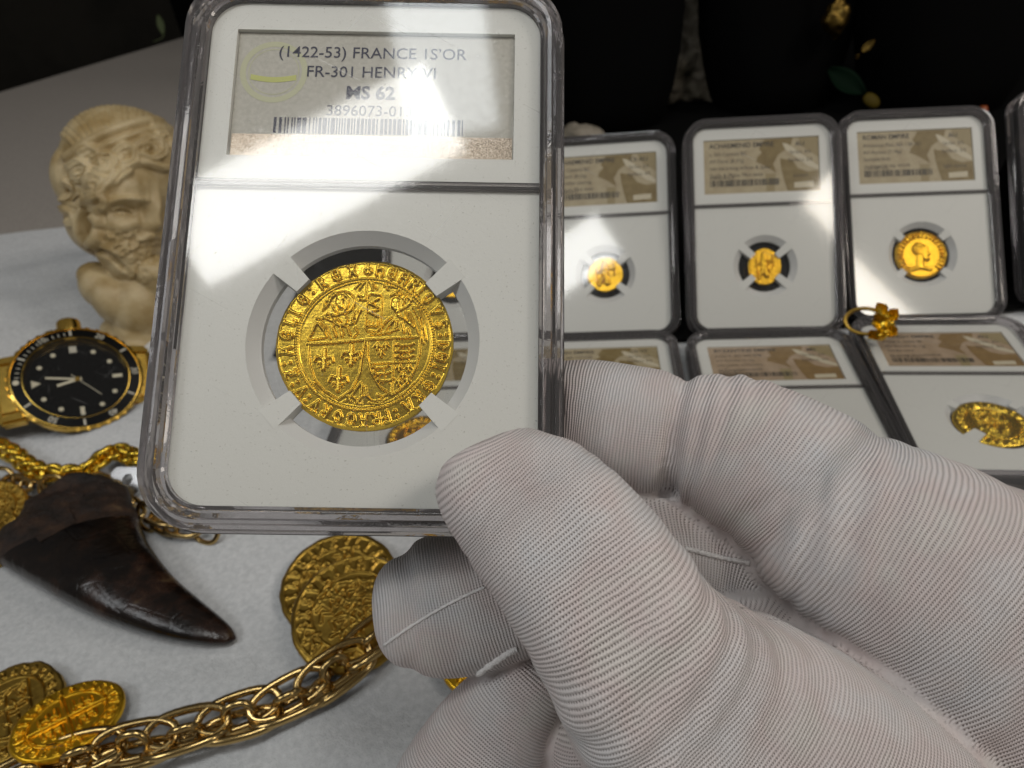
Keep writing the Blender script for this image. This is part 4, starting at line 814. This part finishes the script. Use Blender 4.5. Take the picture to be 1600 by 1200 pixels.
# lugs and three column bracelet falling away both sides
def rbox(a, b, c, r=.5):
    bm = bmesh.new(); bmesh.ops.create_cube(bm, size=1); bmesh.ops.scale(bm, vec=(a * S, b * S, c * S), verts=bm.verts); bmesh.ops.bevel(bm, geom=bm.edges[:], offset=r * S, segments=2, affect='EDGES'); me = bpy.data.meshes.new('link'); bm.to_mesh(me); bm.free(); me.materials.append(M['gold_watch']); me.polygons.foreach_set('use_smooth', [True] * len(me.polygons)); me.set_sharp_from_angle(angle=.6); return me
LKM = [rbox(6.0, 7.2, 3.2), rbox(6.0, 9.2, 3.4)]; LUG = rbox(10, 4.6, 5.4, 1.2); END = rbox(6.5, 22, 3.6, 1.0)
for side, a in ((0, am(0)), (1, am(30))):
    M0 = Matrix.Rotation(a, 4, 'Z')
    for sg in (-1, 1): o = obj('lug', LUG, wo); o.matrix_local = M0 @ Matrix.Translation(Vector((22.5, sg * 12.6, -5.6)) * S) @ Matrix.Rotation(.25, 4, 'Y')
    o = obj('end_link', END, wo); o.matrix_local = M0 @ Matrix.Translation(Vector((23.6, 0, -5.2)) * S) @ Matrix.Rotation(.2, 4, 'Y')
    x, z, t = 28.2, -6.6, .32
    for k in range(7):
        for c_, (yy_, lm) in enumerate(((-8.2, 0), (0, 1), (8.2, 0))):
            o = obj('bracelet_link', LKM[lm], wo); o.matrix_local = M0 @ Matrix.Translation(Vector((x + (1.5 if lm else 0), yy_, z + (.25 if lm else 0))) * S) @ Matrix.Rotation(t, 4, 'Y')
        x += 6.2 * math.cos(t); z -= 6.2 * math.sin(t); t = max(-.1, t - (.14 if k > 1 else -.05)) if side == 0 else max(.0, t - .1)

# ---- chains: every link is a part, sharing one mesh
def place(o, p, d, roll, up=(0, 0, 1)):
    x = np.array(d, float); x /= np.linalg.norm(x); z = np.array(up, float) - x * (np.array(up) @ x); z /= np.linalg.norm(z); y = np.cross(z, x)
    m4 = Matrix.Identity(4)
    for i in range(3): m4[i][0], m4[i][1], m4[i][2], m4[i][3] = x[i], y[i], z[i], p[i] * S
    o.matrix_local = m4 @ Matrix.Rotation(roll, 4, 'X')
def resample(P, step):
    P = catmull(P, 24); d = np.concatenate([[0], np.cumsum(np.linalg.norm(np.diff(P, axis=0), axis=1))]); s_ = np.arange(0, d[-1], step)
    Q = np.stack([np.interp(s_, d, P[:, k]) for k in range(3)], 1); T = np.gradient(Q, axis=0); return Q, T
oval = lambda a, b, n=28: [(a * math.copysign(abs(math.cos(t)) ** .8, math.cos(t)), b * math.copysign(abs(math.sin(t)) ** .9, math.sin(t)), 0) for t in np.linspace(0, 2 * math.pi, n, endpoint=False)]
def chain(name, label, pts, h, step, meshes, material, rolls, offs=((0, 0),), jit=.1, cat='chain', seed=1):
    r = random.Random(seed); Q, T = resample([pxt(x, y, hh) for x, y, hh in [(p + (h,))[:3] for p in pts]], step); b0 = Q[len(Q) // 2].copy(); b0[2] = 0
    o = thing(name, label, cat, np.eye(3), b0)
    for i, (q, t) in enumerate(zip(Q, T)):
        nrm_ = np.array([-t[1], t[0], 0]); nrm_ /= np.linalg.norm(nrm_) + 1e-9
        for k, (me, rl) in enumerate(zip(meshes[i % len(meshes)], rolls[i % len(rolls)])):
            of = offs[k % len(offs)]
            l = obj('link', me, o); tt = t + nrm_ * r.uniform(-jit, jit) * np.linalg.norm(t); place(l, q - b0 + nrm_ * of[0] + np.array([0, 0, of[1]]), tt, rl + r.uniform(-.12, .12))
    return o
lk = lambda a, b, wr, mt, n=28: mesh('chain_link', *sweep(oval(a, b, n), wr, 8, True), M[mt], 180)
big, rng_ = lk(9.2, 3.7, 1.0, 'gold_poli'), lk(3.3, 3.1, .9, 'gold_poli', 20)
chain('gold_chain', 'heavy gold chain of doubled oval links across the cloth at the bottom', [(40, 1222, 2.4), (122, 1186, 2.6), (200, 1172, 2.6), (285, 1150, 2.8), (345, 1132, 2.8), (425, 1106, 2.8), (480, 1082, 2.8), (536, 1046, 3), (572, 1018, 3.2), (600, 985, 3.4), (630, 960, 3.4)], 2.6, 11.6, [(big, big, rng_)], M['gold_poli'], [(.45, -.35, 1.2), (.3, -.5, 1.9)], ((1.5, .6), (-1.5, -.2), (.2, .8)), .09, seed=5)
sm1 = lk(2.9, 2.4, 1.05, 'gold', 16)
chain('rope_chain', 'yellow gold rope chain of small round links below the watch', [(-30, 684), (0, 698), (25, 712), (45, 728), (72, 738), (100, 739), (130, 738), (150, 724), (166, 711), (188, 706), (208, 714), (235, 716)], 4.5, 2.1, [(sm1,)], M['gold'], [(.5,), (1.9,), (3.2,)], jit=.5, seed=6)
md1 = lk(6.2, 2.8, .8, 'gold_poli'); md2 = lk(4.6, 4.2, .8, 'gold_poli')
chain('cable_chain', 'brassy gold chain with long and round links above the dark tooth', [(-30, 752), (10, 752), (60, 766), (105, 758), (148, 752), (176, 778), (205, 794), (240, 812), (290, 824), (330, 826)], 2.6, 7.4, [(md1,), (md2,), (md1, md1)], M['gold_poli'], [(.4,), (1.0,), (.7, -.7)], jit=.25, seed=7)
a = pxt(197, 752, 3); t = thing('silver_clasp', 'small silver clasp with a pale hole beside the gold chains', 'clasp', rot_table(-.2) @ rodr((.6, 0, 0)), a)
obj('plate', mesh('clasp_plate', *plate([rrect(5.6, 4.6, 2.4, 6), circle(.6, .5, 1.9, 24)[::-1]], -1.2, .4), M['steel'], 30), t); obj('hinge', mesh('clasp_hinge', *sweep([(-4, -4.9, -.3), (4, -4.9, -.3)], .9, 10), M['steel'], 40), t)

# ---- fossil tooth
TS_ = [((58, 801), (120, 769)), ((50, 818), (160, 770)), ((50, 826), (190, 776)), ((30, 848), (214, 792)), ((3, 888), (227, 822)), ((24, 906), (231, 838)), ((62, 928), (239, 858)), ((128, 965), (256, 888)), ((195, 990), (284, 921)), ((262, 1007), (318, 949)), ((320, 1013), (346, 970)), ((355, 1009), (364, 985)), ((368, 1000), (369, 996))]
def dens(L, m):
    A = np.array([[*a, *b] for a, b in L], float); return catmull(np.pad(A, ((0, 0), (0, 0))), m)
D_ = dens(TS_, 7); nc = 30; V = []; tb = pxt(190, 890); 
for k, r_ in enumerate(D_):
    A, B = pxt(r_[0], r_[1]), pxt(r_[2], r_[3]); wd = np.linalg.norm(B - A); u = k / (len(D_) - 1); th_ = min(12.5, wd * .55) * (1 if u > .12 else .75 + 2 * u)
    for j in range(nc):
        a = 2 * math.pi * j / nc; cx = (1 - math.cos(a)) / 2; s_ = math.sin(a); zz = th_ / 2 + th_ / 2 * (abs(s_) ** .8) * (1 if s_ > 0 else -1)
        V.append(A + (B - A) * cx - tb + np.array([0, 0, zz]))
V = np.array(V); nk = len(D_)
Fc = [(k * nc + j, (k + 1) * nc + j, (k + 1) * nc + (j + 1) % nc, k * nc + (j + 1) % nc) for k in range(nk - 1) for j in range(nc)] + [tuple(range(nc)), tuple((nk - 1) * nc + j for j in range(nc))[::-1]]
uu = np.repeat(np.arange(nk) / (nk - 1), nc); rough_ = np.clip((.42 - uu) / .3, 0, 1)
V[:, 2] += rough_ * (1.2 * vnoise(V[:, :2] / 4.5, 8, 4) + 1.3 * np.tanh(6 * vnoise(V[:, :2] / 11, 9, 2)) * (V[:, 2] > 5)); V[:, :2] += (rough_ * 1.5)[:, None] * np.stack([vnoise(V / 5, 10, 3), vnoise(V / 5, 11, 3)], 1); V[:, 2] = np.maximum(V[:, 2], 0)
to = thing('fossil_tooth', 'large dark brown fossil tooth with a curved glossy tip lying on the cloth', 'fossil tooth', np.eye(3), tb)
cut = 34; r0 = [f for f in Fc[:-2] if f[0] // nc < cut] + [Fc[-2]]; c0 = [f for f in Fc[:-2] if f[0] // nc >= cut] + [Fc[-1]]
def sub(V, fs): u = sorted({i for f in fs for i in f}); mp = {a: b for b, a in enumerate(u)}; return V[u], [tuple(mp[i] for i in f) for f in fs]
obj('root', recalc(mesh('tooth_root', *sub(V, r0), M['tooth_root'], 40)), to); obj('crown', recalc(mesh('tooth_crown', *sub(V, c0), M['tooth'], 180)), to)

for pts, h in (([(50, 806), (60, 784), (112, 767), (131, 772), (122, 800), (76, 822)], 12.0), ([(42, 826), (56, 808), (108, 792), (118, 816), (62, 846)], 12.5)):
    P_ = [tuple((pxt(x, y, h) - tb)[:2]) for x, y in pts]; sg_ = sum(P_[i][0] * P_[(i + 1) % len(P_)][1] - P_[(i + 1) % len(P_)][0] * P_[i][1] for i in range(len(P_)))
    obj('root_flake', recalc(mesh('root_flake', *plate([P_ if sg_ > 0 else P_[::-1]], 1.5, h), M['tooth_root'])), to)
# ---- loose coins on the cloth
def loose(px, py, h, rad_, style, seed, label, mt, tilt=(0, 0, 0), squash=1.0, thick=1.8, wob=.03, group=None, hm=.8):
    ms = coin_mesh('loose_gold_coin', simple_relief(seed, style), rad_, thick, hm, M[mt], seed, wob=wob, nr=80, nt=260, squash=squash)
    return coin_thing('gold_coin', label, 'coin', rodr(np.array(tilt, float) + 1e-9), pxt(px, py, h), ms, group or 'loose gold coins on the cloth')
loose(10, 1112, 2.2, 12.6, 'arms', 51, 'dull gold coin in the bottom left corner, partly under the bright oval one', 'gold_old', (.10, -.05, .5), 1.02, wob=.05)
loose(106, 1122, 4.6, 11.9, 'cross', 52, 'bright yellow oval gold coin with a cross pattern at the lower left', 'gold_bright', (-.05, .16, .62), .80, 1.5, .022, hm=.95)
loose(528, 908, 2.4, 15.6, 'busy', 53, 'large worn gold coin under another one, below the raised holder', 'gold_old', (.12, .02, .2), 1.0)
loose(552, 952, 5.2, 16.2, 'busy', 54, 'large gold coin on top of another, left of the gloved fingertip', 'gold_old', (.16, -.06, 1.3), .97, wob=.035)
loose(772, 1012, 3.0, 13.5, 'arms', 55, 'gold coin mostly hidden under the gloved fingers', 'gold_bright', (.1, 0, .3))
loose(-14, 796, 4.0, 10.5, 'busy', 56, 'upper of two dark gold coins at the left edge of the picture', 'gold_old', (.35, .15, .3))
loose(-22, 845, 3.0, 11.0, 'cross', 57, 'lower of two dark gold coins at the left edge of the picture', 'gold_old', (.3, .1, 1.3))

# ---- ring with a leafy rosette on the holders' corners
rc_ = cw(pxc(1352, 502, 252)); Rr = C2W @ lsq((.25, .95, 0), (-.55, .15, .82)); ro = thing('gold_ring', 'gold ring with a leafy rosette resting where four holders meet', 'ring', Rr, rc_)
obj('band', mesh('ring_band', *sweep([(6.6 * math.cos(t), 4.6 * math.sin(t), 0) for t in np.linspace(0, 6.283, 48, endpoint=False)], .7, 10, True, 1.5), M['gold_old'], 180), ro)
def petal(l, wd, cup, n=9, m=7):
    V = [(l * u, wd * math.sin(math.pi * min(1, u * .9 + .08)) * v, cup * u * u * l + .35 * wd * (v * v)) for u in np.linspace(0, 1, n) for v in np.linspace(-1, 1, m)]
    V = V + [(x, y, z - .45) for x, y, z in V]; K = n * m; Fc = []
    for i in range(n - 1):
        for j in range(m - 1): q = (i * m + j, (i + 1) * m + j, (i + 1) * m + j + 1, i * m + j + 1); Fc.append(q); Fc.append(tuple(x + K for x in q[::-1]))
    ed = [i * m for i in range(n)] + [(n - 1) * m + j for j in range(1, m)] + [i * m + m - 1 for i in range(n - 2, -1, -1)] + [j for j in range(m - 2, 0, -1)]
    for a, b in zip(ed, ed[1:] + ed[:1]): Fc.append((b, a, a + K, b + K))
    return V, Fc
PT = recalc(mesh('petal', *petal(7.0, 2.9, .3), M['gold'], 180))
for i, (x, y, z, a, el) in enumerate([(5.6, 3.2, .5, 2.3, .5), (6.4, -.5, 1.2, .2, .9), (6.2, -2.5, .8, -1.1, .5), (5.0, .8, 1.8, 1.5, 1.0), (5.4, -3.4, .4, -2.2, .5), (7.2, 1.6, .6, .9, .4), (7.4, -1.6, .4, -.5, .3), (5.0, -1.2, 2.0, -2.6, 1.0)]):
    p = obj('petal', PT, ro); p.matrix_local = Matrix.Translation(Vector((x, y, z)) * S) @ Matrix.Rotation(a, 4, 'Z') @ Matrix.Rotation(-el, 4, 'Y') @ Matrix.Scale(.78, 4)
for i, (x, y, z, r_) in enumerate([(6.0, -4.5, .4, 2.0), (7.6, -3.0, .8, 1.8), (7.8, .2, .8, 1.9), (6.2, 2.2, .8, 1.9)]): obj('nub', mesh('nub', *ellipsoid((x, y, z), (r_, r_ * .8, r_)), M['gold'], 180), ro)
obj('rosette_bud', mesh('rosette_bud', *ellipsoid((6.2, -.6, 1.2), (2.4, 3.0, 2.2)), M['gold'], 180), ro)

# ---- ornaments in the dark behind
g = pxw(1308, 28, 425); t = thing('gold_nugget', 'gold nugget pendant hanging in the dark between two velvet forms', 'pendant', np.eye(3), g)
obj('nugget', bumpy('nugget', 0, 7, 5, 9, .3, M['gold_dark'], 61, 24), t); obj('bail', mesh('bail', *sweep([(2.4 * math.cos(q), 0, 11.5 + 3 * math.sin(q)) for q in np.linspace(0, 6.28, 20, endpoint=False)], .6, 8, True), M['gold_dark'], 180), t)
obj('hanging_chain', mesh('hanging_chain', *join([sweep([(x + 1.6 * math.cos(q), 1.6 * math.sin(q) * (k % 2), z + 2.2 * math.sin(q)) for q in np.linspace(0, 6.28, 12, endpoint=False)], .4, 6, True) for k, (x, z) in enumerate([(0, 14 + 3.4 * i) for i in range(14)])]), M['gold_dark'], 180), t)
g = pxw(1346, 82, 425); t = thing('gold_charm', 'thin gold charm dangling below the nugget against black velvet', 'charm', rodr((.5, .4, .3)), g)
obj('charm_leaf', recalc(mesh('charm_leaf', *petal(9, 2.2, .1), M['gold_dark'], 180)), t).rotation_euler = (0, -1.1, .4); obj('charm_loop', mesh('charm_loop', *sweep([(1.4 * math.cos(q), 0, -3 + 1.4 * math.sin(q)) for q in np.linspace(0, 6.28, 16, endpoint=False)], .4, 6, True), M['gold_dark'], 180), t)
g = pxw(1332, 138, 420); t = thing('green_glass_leaf', 'dark green glass leaf with a yellow tip above the round portrait coin', 'ornament', C2W @ rodr((0, 0, -.62)), g)
obj('blade', recalc(mesh('green_blade', *petal(26, 7, .05, 16, 9), M['green'], 180)), t).location = (-.018, 0, 0)
obj('tip', mesh('amber_tip', *ellipsoid((13, 0, 1), (5.5, 4, 2)), M['yellow'], 180), t)
g = pxw(1536, 172, 420); o = thing('orange_bead', 'small orange bead in the dark above the rightmost whole upright holder', 'bead', np.eye(3), g, me=mesh('orange_bead', *lathe([(0, 2.6), (1.8, 2.2), (2.7, 0), (1.8, -2.2), (0, -2.6)], 20), M['orange'], 180))
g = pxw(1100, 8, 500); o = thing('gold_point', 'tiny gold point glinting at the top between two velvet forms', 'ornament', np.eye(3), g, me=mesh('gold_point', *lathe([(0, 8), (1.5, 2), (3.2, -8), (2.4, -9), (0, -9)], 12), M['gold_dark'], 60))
g = pxw(252, 40, 930); t = thing('green_leaf', 'single pale green leaf against the black cabinet at the upper left', 'leaf', C2W @ rodr((0, 0, -1.3)), g)
obj('leaf_blade', recalc(mesh('leaf_blade', *petal(28, 4.5, .0, 16, 7), M['leaf'], 180)), t).location = (-.014, 0, 0)
obj('leaf_stem', mesh('leaf_stem', *sweep(catmull([(13, 0, 0), (17, -3, 2), (20, -14, 4)], 6), .6, 8), M['leaf'], 180), t)
# ================================================================== GLOVED HAND
# each limb: (px, py, distance, half width px, half depth mm) stations down its centre line
def limb(st, capa=.9, capb=.9, power=2.35, n=36, m=8):
    A = np.array(st, float); A = catmull(A, m); P = np.array([pxc(a[0], a[1], a[2]) for a in A]); rw = A[:, 3] * A[:, 2] / F; rd = A[:, 4]
    T = np.gradient(P, axis=0); T /= np.linalg.norm(T, axis=1)[:, None]
    V = -P / np.linalg.norm(P, axis=1)[:, None]; Wd = np.cross(T, V); Wd /= np.linalg.norm(Wd, axis=1)[:, None]; Dp = np.cross(Wd, T)
    rings = []
    K = 7
    def cap(i, sg, cf):
        L = cf * min(rw[i], rd[i] * 1.2); return [(P[i] + sg * T[i] * L * math.sin(q), math.cos(q) ** .75, i) for q in np.linspace(0, math.pi / 2 * .985, K)[1:]]
    seq = [(p, k, i) for p, k, i in cap(0, -1, capa)[::-1]] + [(P[i], 1.0, i) for i in range(len(P))] + cap(len(P) - 1, 1, capb)
    Vt = []
    for p, k, i in seq:
        for j in range(n):
            a = 2 * math.pi * j / n; c, s_ = math.cos(a), math.sin(a); c = math.copysign(abs(c) ** (2 / power), c); s_ = math.copysign(abs(s_) ** (2 / power), s_)
            Vt.append(p + k * (Wd[i] * rw[i] * c + Dp[i] * rd[i] * s_))
    R_ = len(seq); Fc = [(r * n + j, r * n + (j + 1) % n, (r + 1) * n + (j + 1) % n, (r + 1) * n + j) for r in range(R_ - 1) for j in range(n)] + [tuple(range(n))[::-1], tuple((R_ - 1) * n + j for j in range(n))]
    s = np.concatenate([[0], np.cumsum(np.linalg.norm(np.diff(P, axis=0), axis=1))])
    return (Vt, Fc), dict(P=P, T=T, W=Wd, D=Dp, rw=rw, rd=rd, s=s)
LIMBS = dict(
  thumb=([(768, 706, 87.2, 88, 6.8), (786, 744, 87, 112, 7.8), (836, 797, 86.5, 128, 8.8), (893, 862, 85, 137, 9.5), (948, 940, 84, 143, 10), (992, 1012, 84.5, 152, 11), (1058, 1094, 87, 185, 13), (1156, 1186, 90, 232, 16), (1268, 1306, 93, 272, 18), (1388, 1458, 96, 300, 20)], .26, .9, 3.0),
  index_tip=([(800, 655, 114, 80, 8.5), (900, 655, 113, 92, 9), (985, 668, 111, 97, 9.5), (1030, 678, 110, 98, 9.6)], .9, .42),
  index_mid=([(1082, 678, 108.5, 98, 9.5), (1150, 704, 106, 118, 10.5), (1230, 750, 103, 130, 11.5), (1270, 775, 102, 134, 12)], .45, .6),
  index_base=([(1268, 800, 101, 140, 12), (1330, 828, 99.5, 156, 13), (1420, 882, 98, 180, 14.5), (1520, 965, 98, 215, 16), (1640, 1080, 100, 260, 18), (1780, 1230, 103, 300, 20)], .5, .9),
  middle=([(636, 955, 109, 84, 8.8), (668, 950, 109.5, 104, 9.8), (730, 935, 110, 112, 10.3), (830, 905, 110.5, 110, 10.3), (960, 868, 111, 104, 10), (1090, 855, 112, 104, 10), (1210, 890, 113, 110, 11), (1340, 960, 114, 130, 13)], .62, .9),
  ring=([(838, 1062, 110, 62, 8.5), (800, 1110, 110, 84, 9.2), (752, 1180, 110, 100, 9.8), (706, 1270, 110, 108, 10), (690, 1380, 111, 110, 10)], .6, .9),
  ring_back=([(880, 1050, 114, 60, 8), (960, 1090, 116, 90, 10), (1080, 1130, 116, 120, 13)], .9, .9),
  little=([(905, 1150, 107, 52, 7), (915, 1230, 108, 62, 8), (920, 1340, 110, 66, 8)], .7, .9),
  palm=([(1120, 1010, 110, 110, 12), (1230, 1090, 106, 190, 15), (1400, 1200, 104, 260, 18), (1560, 1340, 104, 330, 22)], .9, .9),
)
parts, CH = [], {}
for nme, (st, ca_, cb_, *pw) in LIMBS.items():
    vf, ch = limb(st, ca_, cb_, *pw); parts.append(vf); CH[nme] = ch
hV, hF = tmp_remesh(parts, .46, 7, .5)
hF = hF[:, ::1]
def laplace(V, Fc, wgt, it):
    e = np.concatenate([Fc[:, [0, 1]], Fc[:, [1, 2]], Fc[:, [2, 3]], Fc[:, [3, 0]]]); e = np.concatenate([e, e[:, ::-1]]); cnt = np.bincount(e[:, 0], minlength=len(V))[:, None] + 1e-9
    for _ in range(it):
        s_ = np.stack([np.bincount(e[:, 0], weights=V[e[:, 1], k], minlength=len(V)) for k in range(3)], 1) / cnt; V = V + wgt[:, None] * (s_ - V)
    return V
px_ = lambda V: (800 + F * V[:, 0] / -V[:, 2], 600 - F * V[:, 1] / -V[:, 2])
u_, v_ = px_(hV)
# the flesh between thumb and index is one smooth web; finger creases stay crisp
def near(pts, rad_): D = np.full(len(hV), 1e9); [np.minimum(D, np.hypot(u_ - x, v_ - y), out=D) for x, y in pts]; return np.clip(1.3 - D / rad_, 0, 1)
wb = near([(1450, 1060), (1540, 1130), (1600, 1200), (1330, 1010)], 130) * .6
hV = laplace(hV, hF, wb, 24)
hV = laplace(hV, hF, near([(862, 684), (842, 672), (886, 694), (905, 708)], 48) * .65 * (-hV[:, 2] < 101), 60)
# which limb, how far along it, and where round it
def limb_field(chains):
    best = np.full(len(hV), 1e9); ks = np.zeros(len(hV)); ka = np.zeros(len(hV)); who = np.zeros(len(hV), int)
    for li, ch in enumerate(chains):
        for c0_ in range(0, len(hV), 20000):
            sl = slice(c0_, c0_ + 20000); d = hV[sl][:, None, :] - ch['P'][None]
            al = np.einsum('vkj,kj->vk', d, ch['T']); x = np.einsum('vkj,kj->vk', d, ch['W']); y = np.einsum('vkj,kj->vk', d, ch['D'])
            q = np.sqrt((x / ch['rw']) ** 2 + (y / ch['rd']) ** 2 + (al / ((ch['rw'] + ch['rd']) / 2)) ** 2); i = q.argmin(1); r = np.arange(len(i)); qq = q[r, i]
            b = qq < best[sl]; g = np.nonzero(b)[0] + c0_
            best[g] = qq[b]; ks[g] = (ch['s'][i] + al[r, i])[b] + 37.3 * li; who[g] = li
            ka[g] = (np.arctan2(y[r, i], x[r, i]) * (ch['rw'][i] + ch['rd'][i]) / 2)[b]
    return ks, ka, who
ks0, ka0, who0 = limb_field(list(CH.values()))        # every segment on its own, for folds and creases
whole_ = limb(LIMBS['index_tip'][0][:3] + [(1065, 680, 109, 98, 9.5)] + LIMBS['index_mid'][0][1:3] + [(1275, 790, 101.5, 136, 12)] + LIMBS['index_base'][0][1:])[1]
PC_ = [CH['thumb'], whole_, CH['middle'], CH['ring'], CH['ring_back'], CH['little'], CH['palm']]
ks, ka, who = limb_field(PC_)                          # the knit runs on along the whole finger
# even the pattern out along each limb
ee = np.concatenate([hF[:, [0, 1]], hF[:, [1, 2]], hF[:, [2, 3]], hF[:, [3, 0]]]); ee = np.concatenate([ee, ee[:, ::-1]])
def relax(a, tol, it):
    for _ in range(it):
        g = (who[ee[:, 0]] == who[ee[:, 1]]) & (np.abs(a[ee[:, 0]] - a[ee[:, 1]]) < tol); q = ee[g]
        c_ = np.bincount(q[:, 0], minlength=len(a)); s_ = np.bincount(q[:, 0], weights=a[q[:, 1]], minlength=len(a)); a = np.where(c_ > 0, .3 * a + .7 * s_ / np.maximum(c_, 1), a)
    return a
ks = relax(ks, 6, 30); ka = relax(ka, 6, 20)
# the pattern fades out where one piece of the glove meets the next
from mathutils.kdtree import KDTree
g = who[ee[:, 0]] != who[ee[:, 1]]; bpts = np.unique(ee[g, 0]); kd = KDTree(len(bpts))
for i, q in enumerate(bpts): kd.insert(Vector(hV[q]), i)
kd.balance(); bd_ = np.array([kd.find(Vector(p))[2] for p in hV]); kb = np.clip((bd_ - .2) / .7, 0, 1); kb = kb * kb * (3 - 2 * kb)
hn = vnormals(hV, hF)
if (hn * (hV - hV.mean(0))).sum() < 0: hF = hF[:, ::-1]; hn = -hn
# slack in the knit: cross-wise folds at the joints, gentle lumps elsewhere
names = list(CH)
def fold_at(limb_, centre, wid, amp, wl, ph=0):
    global dspl
    li = names.index(limb_); P = CH[limb_]; s0 = ks0 - 37.3 * li; m_ = (who0 == li); dspl += m_ * amp * np.exp(-((s0 - centre) / wid) ** 2) * np.sin(2 * np.pi * (s0 + .22 * np.abs(ka0)) / wl + ph) * (.6 + .4 * vnoise(hV / 7, 77, 2))
dspl = .2 * vnoise(hV / 9, 70, 3) + .10 * vnoise(hV / 3.2, 71, 2)
fold_at('thumb', 27, 6, .42, 4.6); fold_at('thumb', 9, 4, .12, 3.0); fold_at('index_mid', 3, 4, .4, 3.2); fold_at('index_base', 2, 6, .45, 4.2); fold_at('index_base', 22, 10, .45, 7); fold_at('thumb', 40, 9, .35, 6); fold_at('middle', 40, 8, .3, 4)
# creases where one finger segment folds against the next
def crease(a_, b_, depth, wid, top=None):
    ia, ib = names.index(a_), names.index(b_); g = ((who0[ee[:, 0]] == ia) & (who0[ee[:, 1]] == ib)); pts = (hV[ee[g, 0]] + hV[ee[g, 1]]) / 2
    if not len(pts): return
    pts = pts[::max(1, len(pts) // 500)]; sel = np.nonzero(np.isin(who0, (ia, ib)))[0]
    D = np.concatenate([np.sqrt(((hV[sel[k:k + 4000], None] - pts[None]) ** 2).sum(2)).min(1) for k in range(0, len(sel), 4000)])
    wt_ = 1.0 if top is None else np.clip((v_[sel] - top) / 60 + .35, .25, 1); dspl[sel] -= depth * wt_ * np.exp(-(D / wid) ** 2)
crease('index_tip', 'index_mid', 1.1, 1.1, 660); crease('index_mid', 'index_base', .55, 1.5, 760); crease('thumb', 'index_base', .4, 1.6)
hV = hV + hn * dspl[:, None]
# where the hand presses on the holder it flattens against its faces
L_ = (hV - TS) @ RS; ins = (np.abs(L_[:, 0]) < HW + .4) & (np.abs(L_[:, 1]) < HH + .4); insw = (np.abs(L_[:, 0]) < HW + 6) & (np.abs(L_[:, 1]) < HH + 6)
lim_ = np.full(len(hV), .06)
isth = np.isin(who0, [names.index('thumb')])
fr_ = insw & isth & (L_[:, 2] < lim_); L_[fr_, 2] = lim_[fr_]
bk = ins & ~isth & (L_[:, 2] > -7.95); L_[bk, 2] = -7.95
hV = L_ @ RS.T + TS
hw_ = hV @ C2W.T + np.array([0, 0, H]); hb = hw_.mean(0)
ho = thing('gloved_hand', 'right hand in a white knit glove gripping the raised holder by its lower right corner', 'hand', np.eye(3), hb, me=fast_mesh('gloved_hand', hw_ - hb, hF, M['glove'], dict(ks=ks, ka=ka, kb=kb)))
from mathutils.bvhtree import BVHTree
bv = BVHTree.FromPolygons((hV).tolist(), hF.tolist())
def seam(pts, r, name='seam', twist=True):          # stitched seam lying on the glove's surface, traced by casting from the viewing side
    out = []
    for x, y in catmull(np.array(pts, float), 12):
        d = pxc(x, y, 1.0); h = bv.ray_cast(Vector((0, 0, 0)), Vector(d / np.linalg.norm(d)))
        if h[0] is None: continue
        if out and abs(np.linalg.norm(np.array(h[0])) - np.linalg.norm(out[-1])) > 1.6:
            if len(out) > 6: break
            out = []
        out.append(np.array(h[0]) + np.array(h[1]) * r * .2)
    if len(out) < 4: return
    out = np.array(out); out[1:-1] = (out[:-2] + out[1:-1] * 2 + out[2:]) / 4
    o_w = out @ C2W.T + np.array([0, 0, H]) - hb
    obj(name, mesh('glove_seam', *sweep(o_w, [r * (1 + .22 * math.sin(i * 2.1)) for i in range(len(o_w))], 8), M['thread'], 180), ho)
seam([(600, 1008), (640, 980), (690, 950), (740, 925), (782, 908)], .22)
seam([(808, 1013), (790, 1022), (742, 1056), (700, 1102), (664, 1152), (640, 1192)], .5)
seam([(1172, 880), (1130, 872), (1090, 862), (1058, 854)], .35)
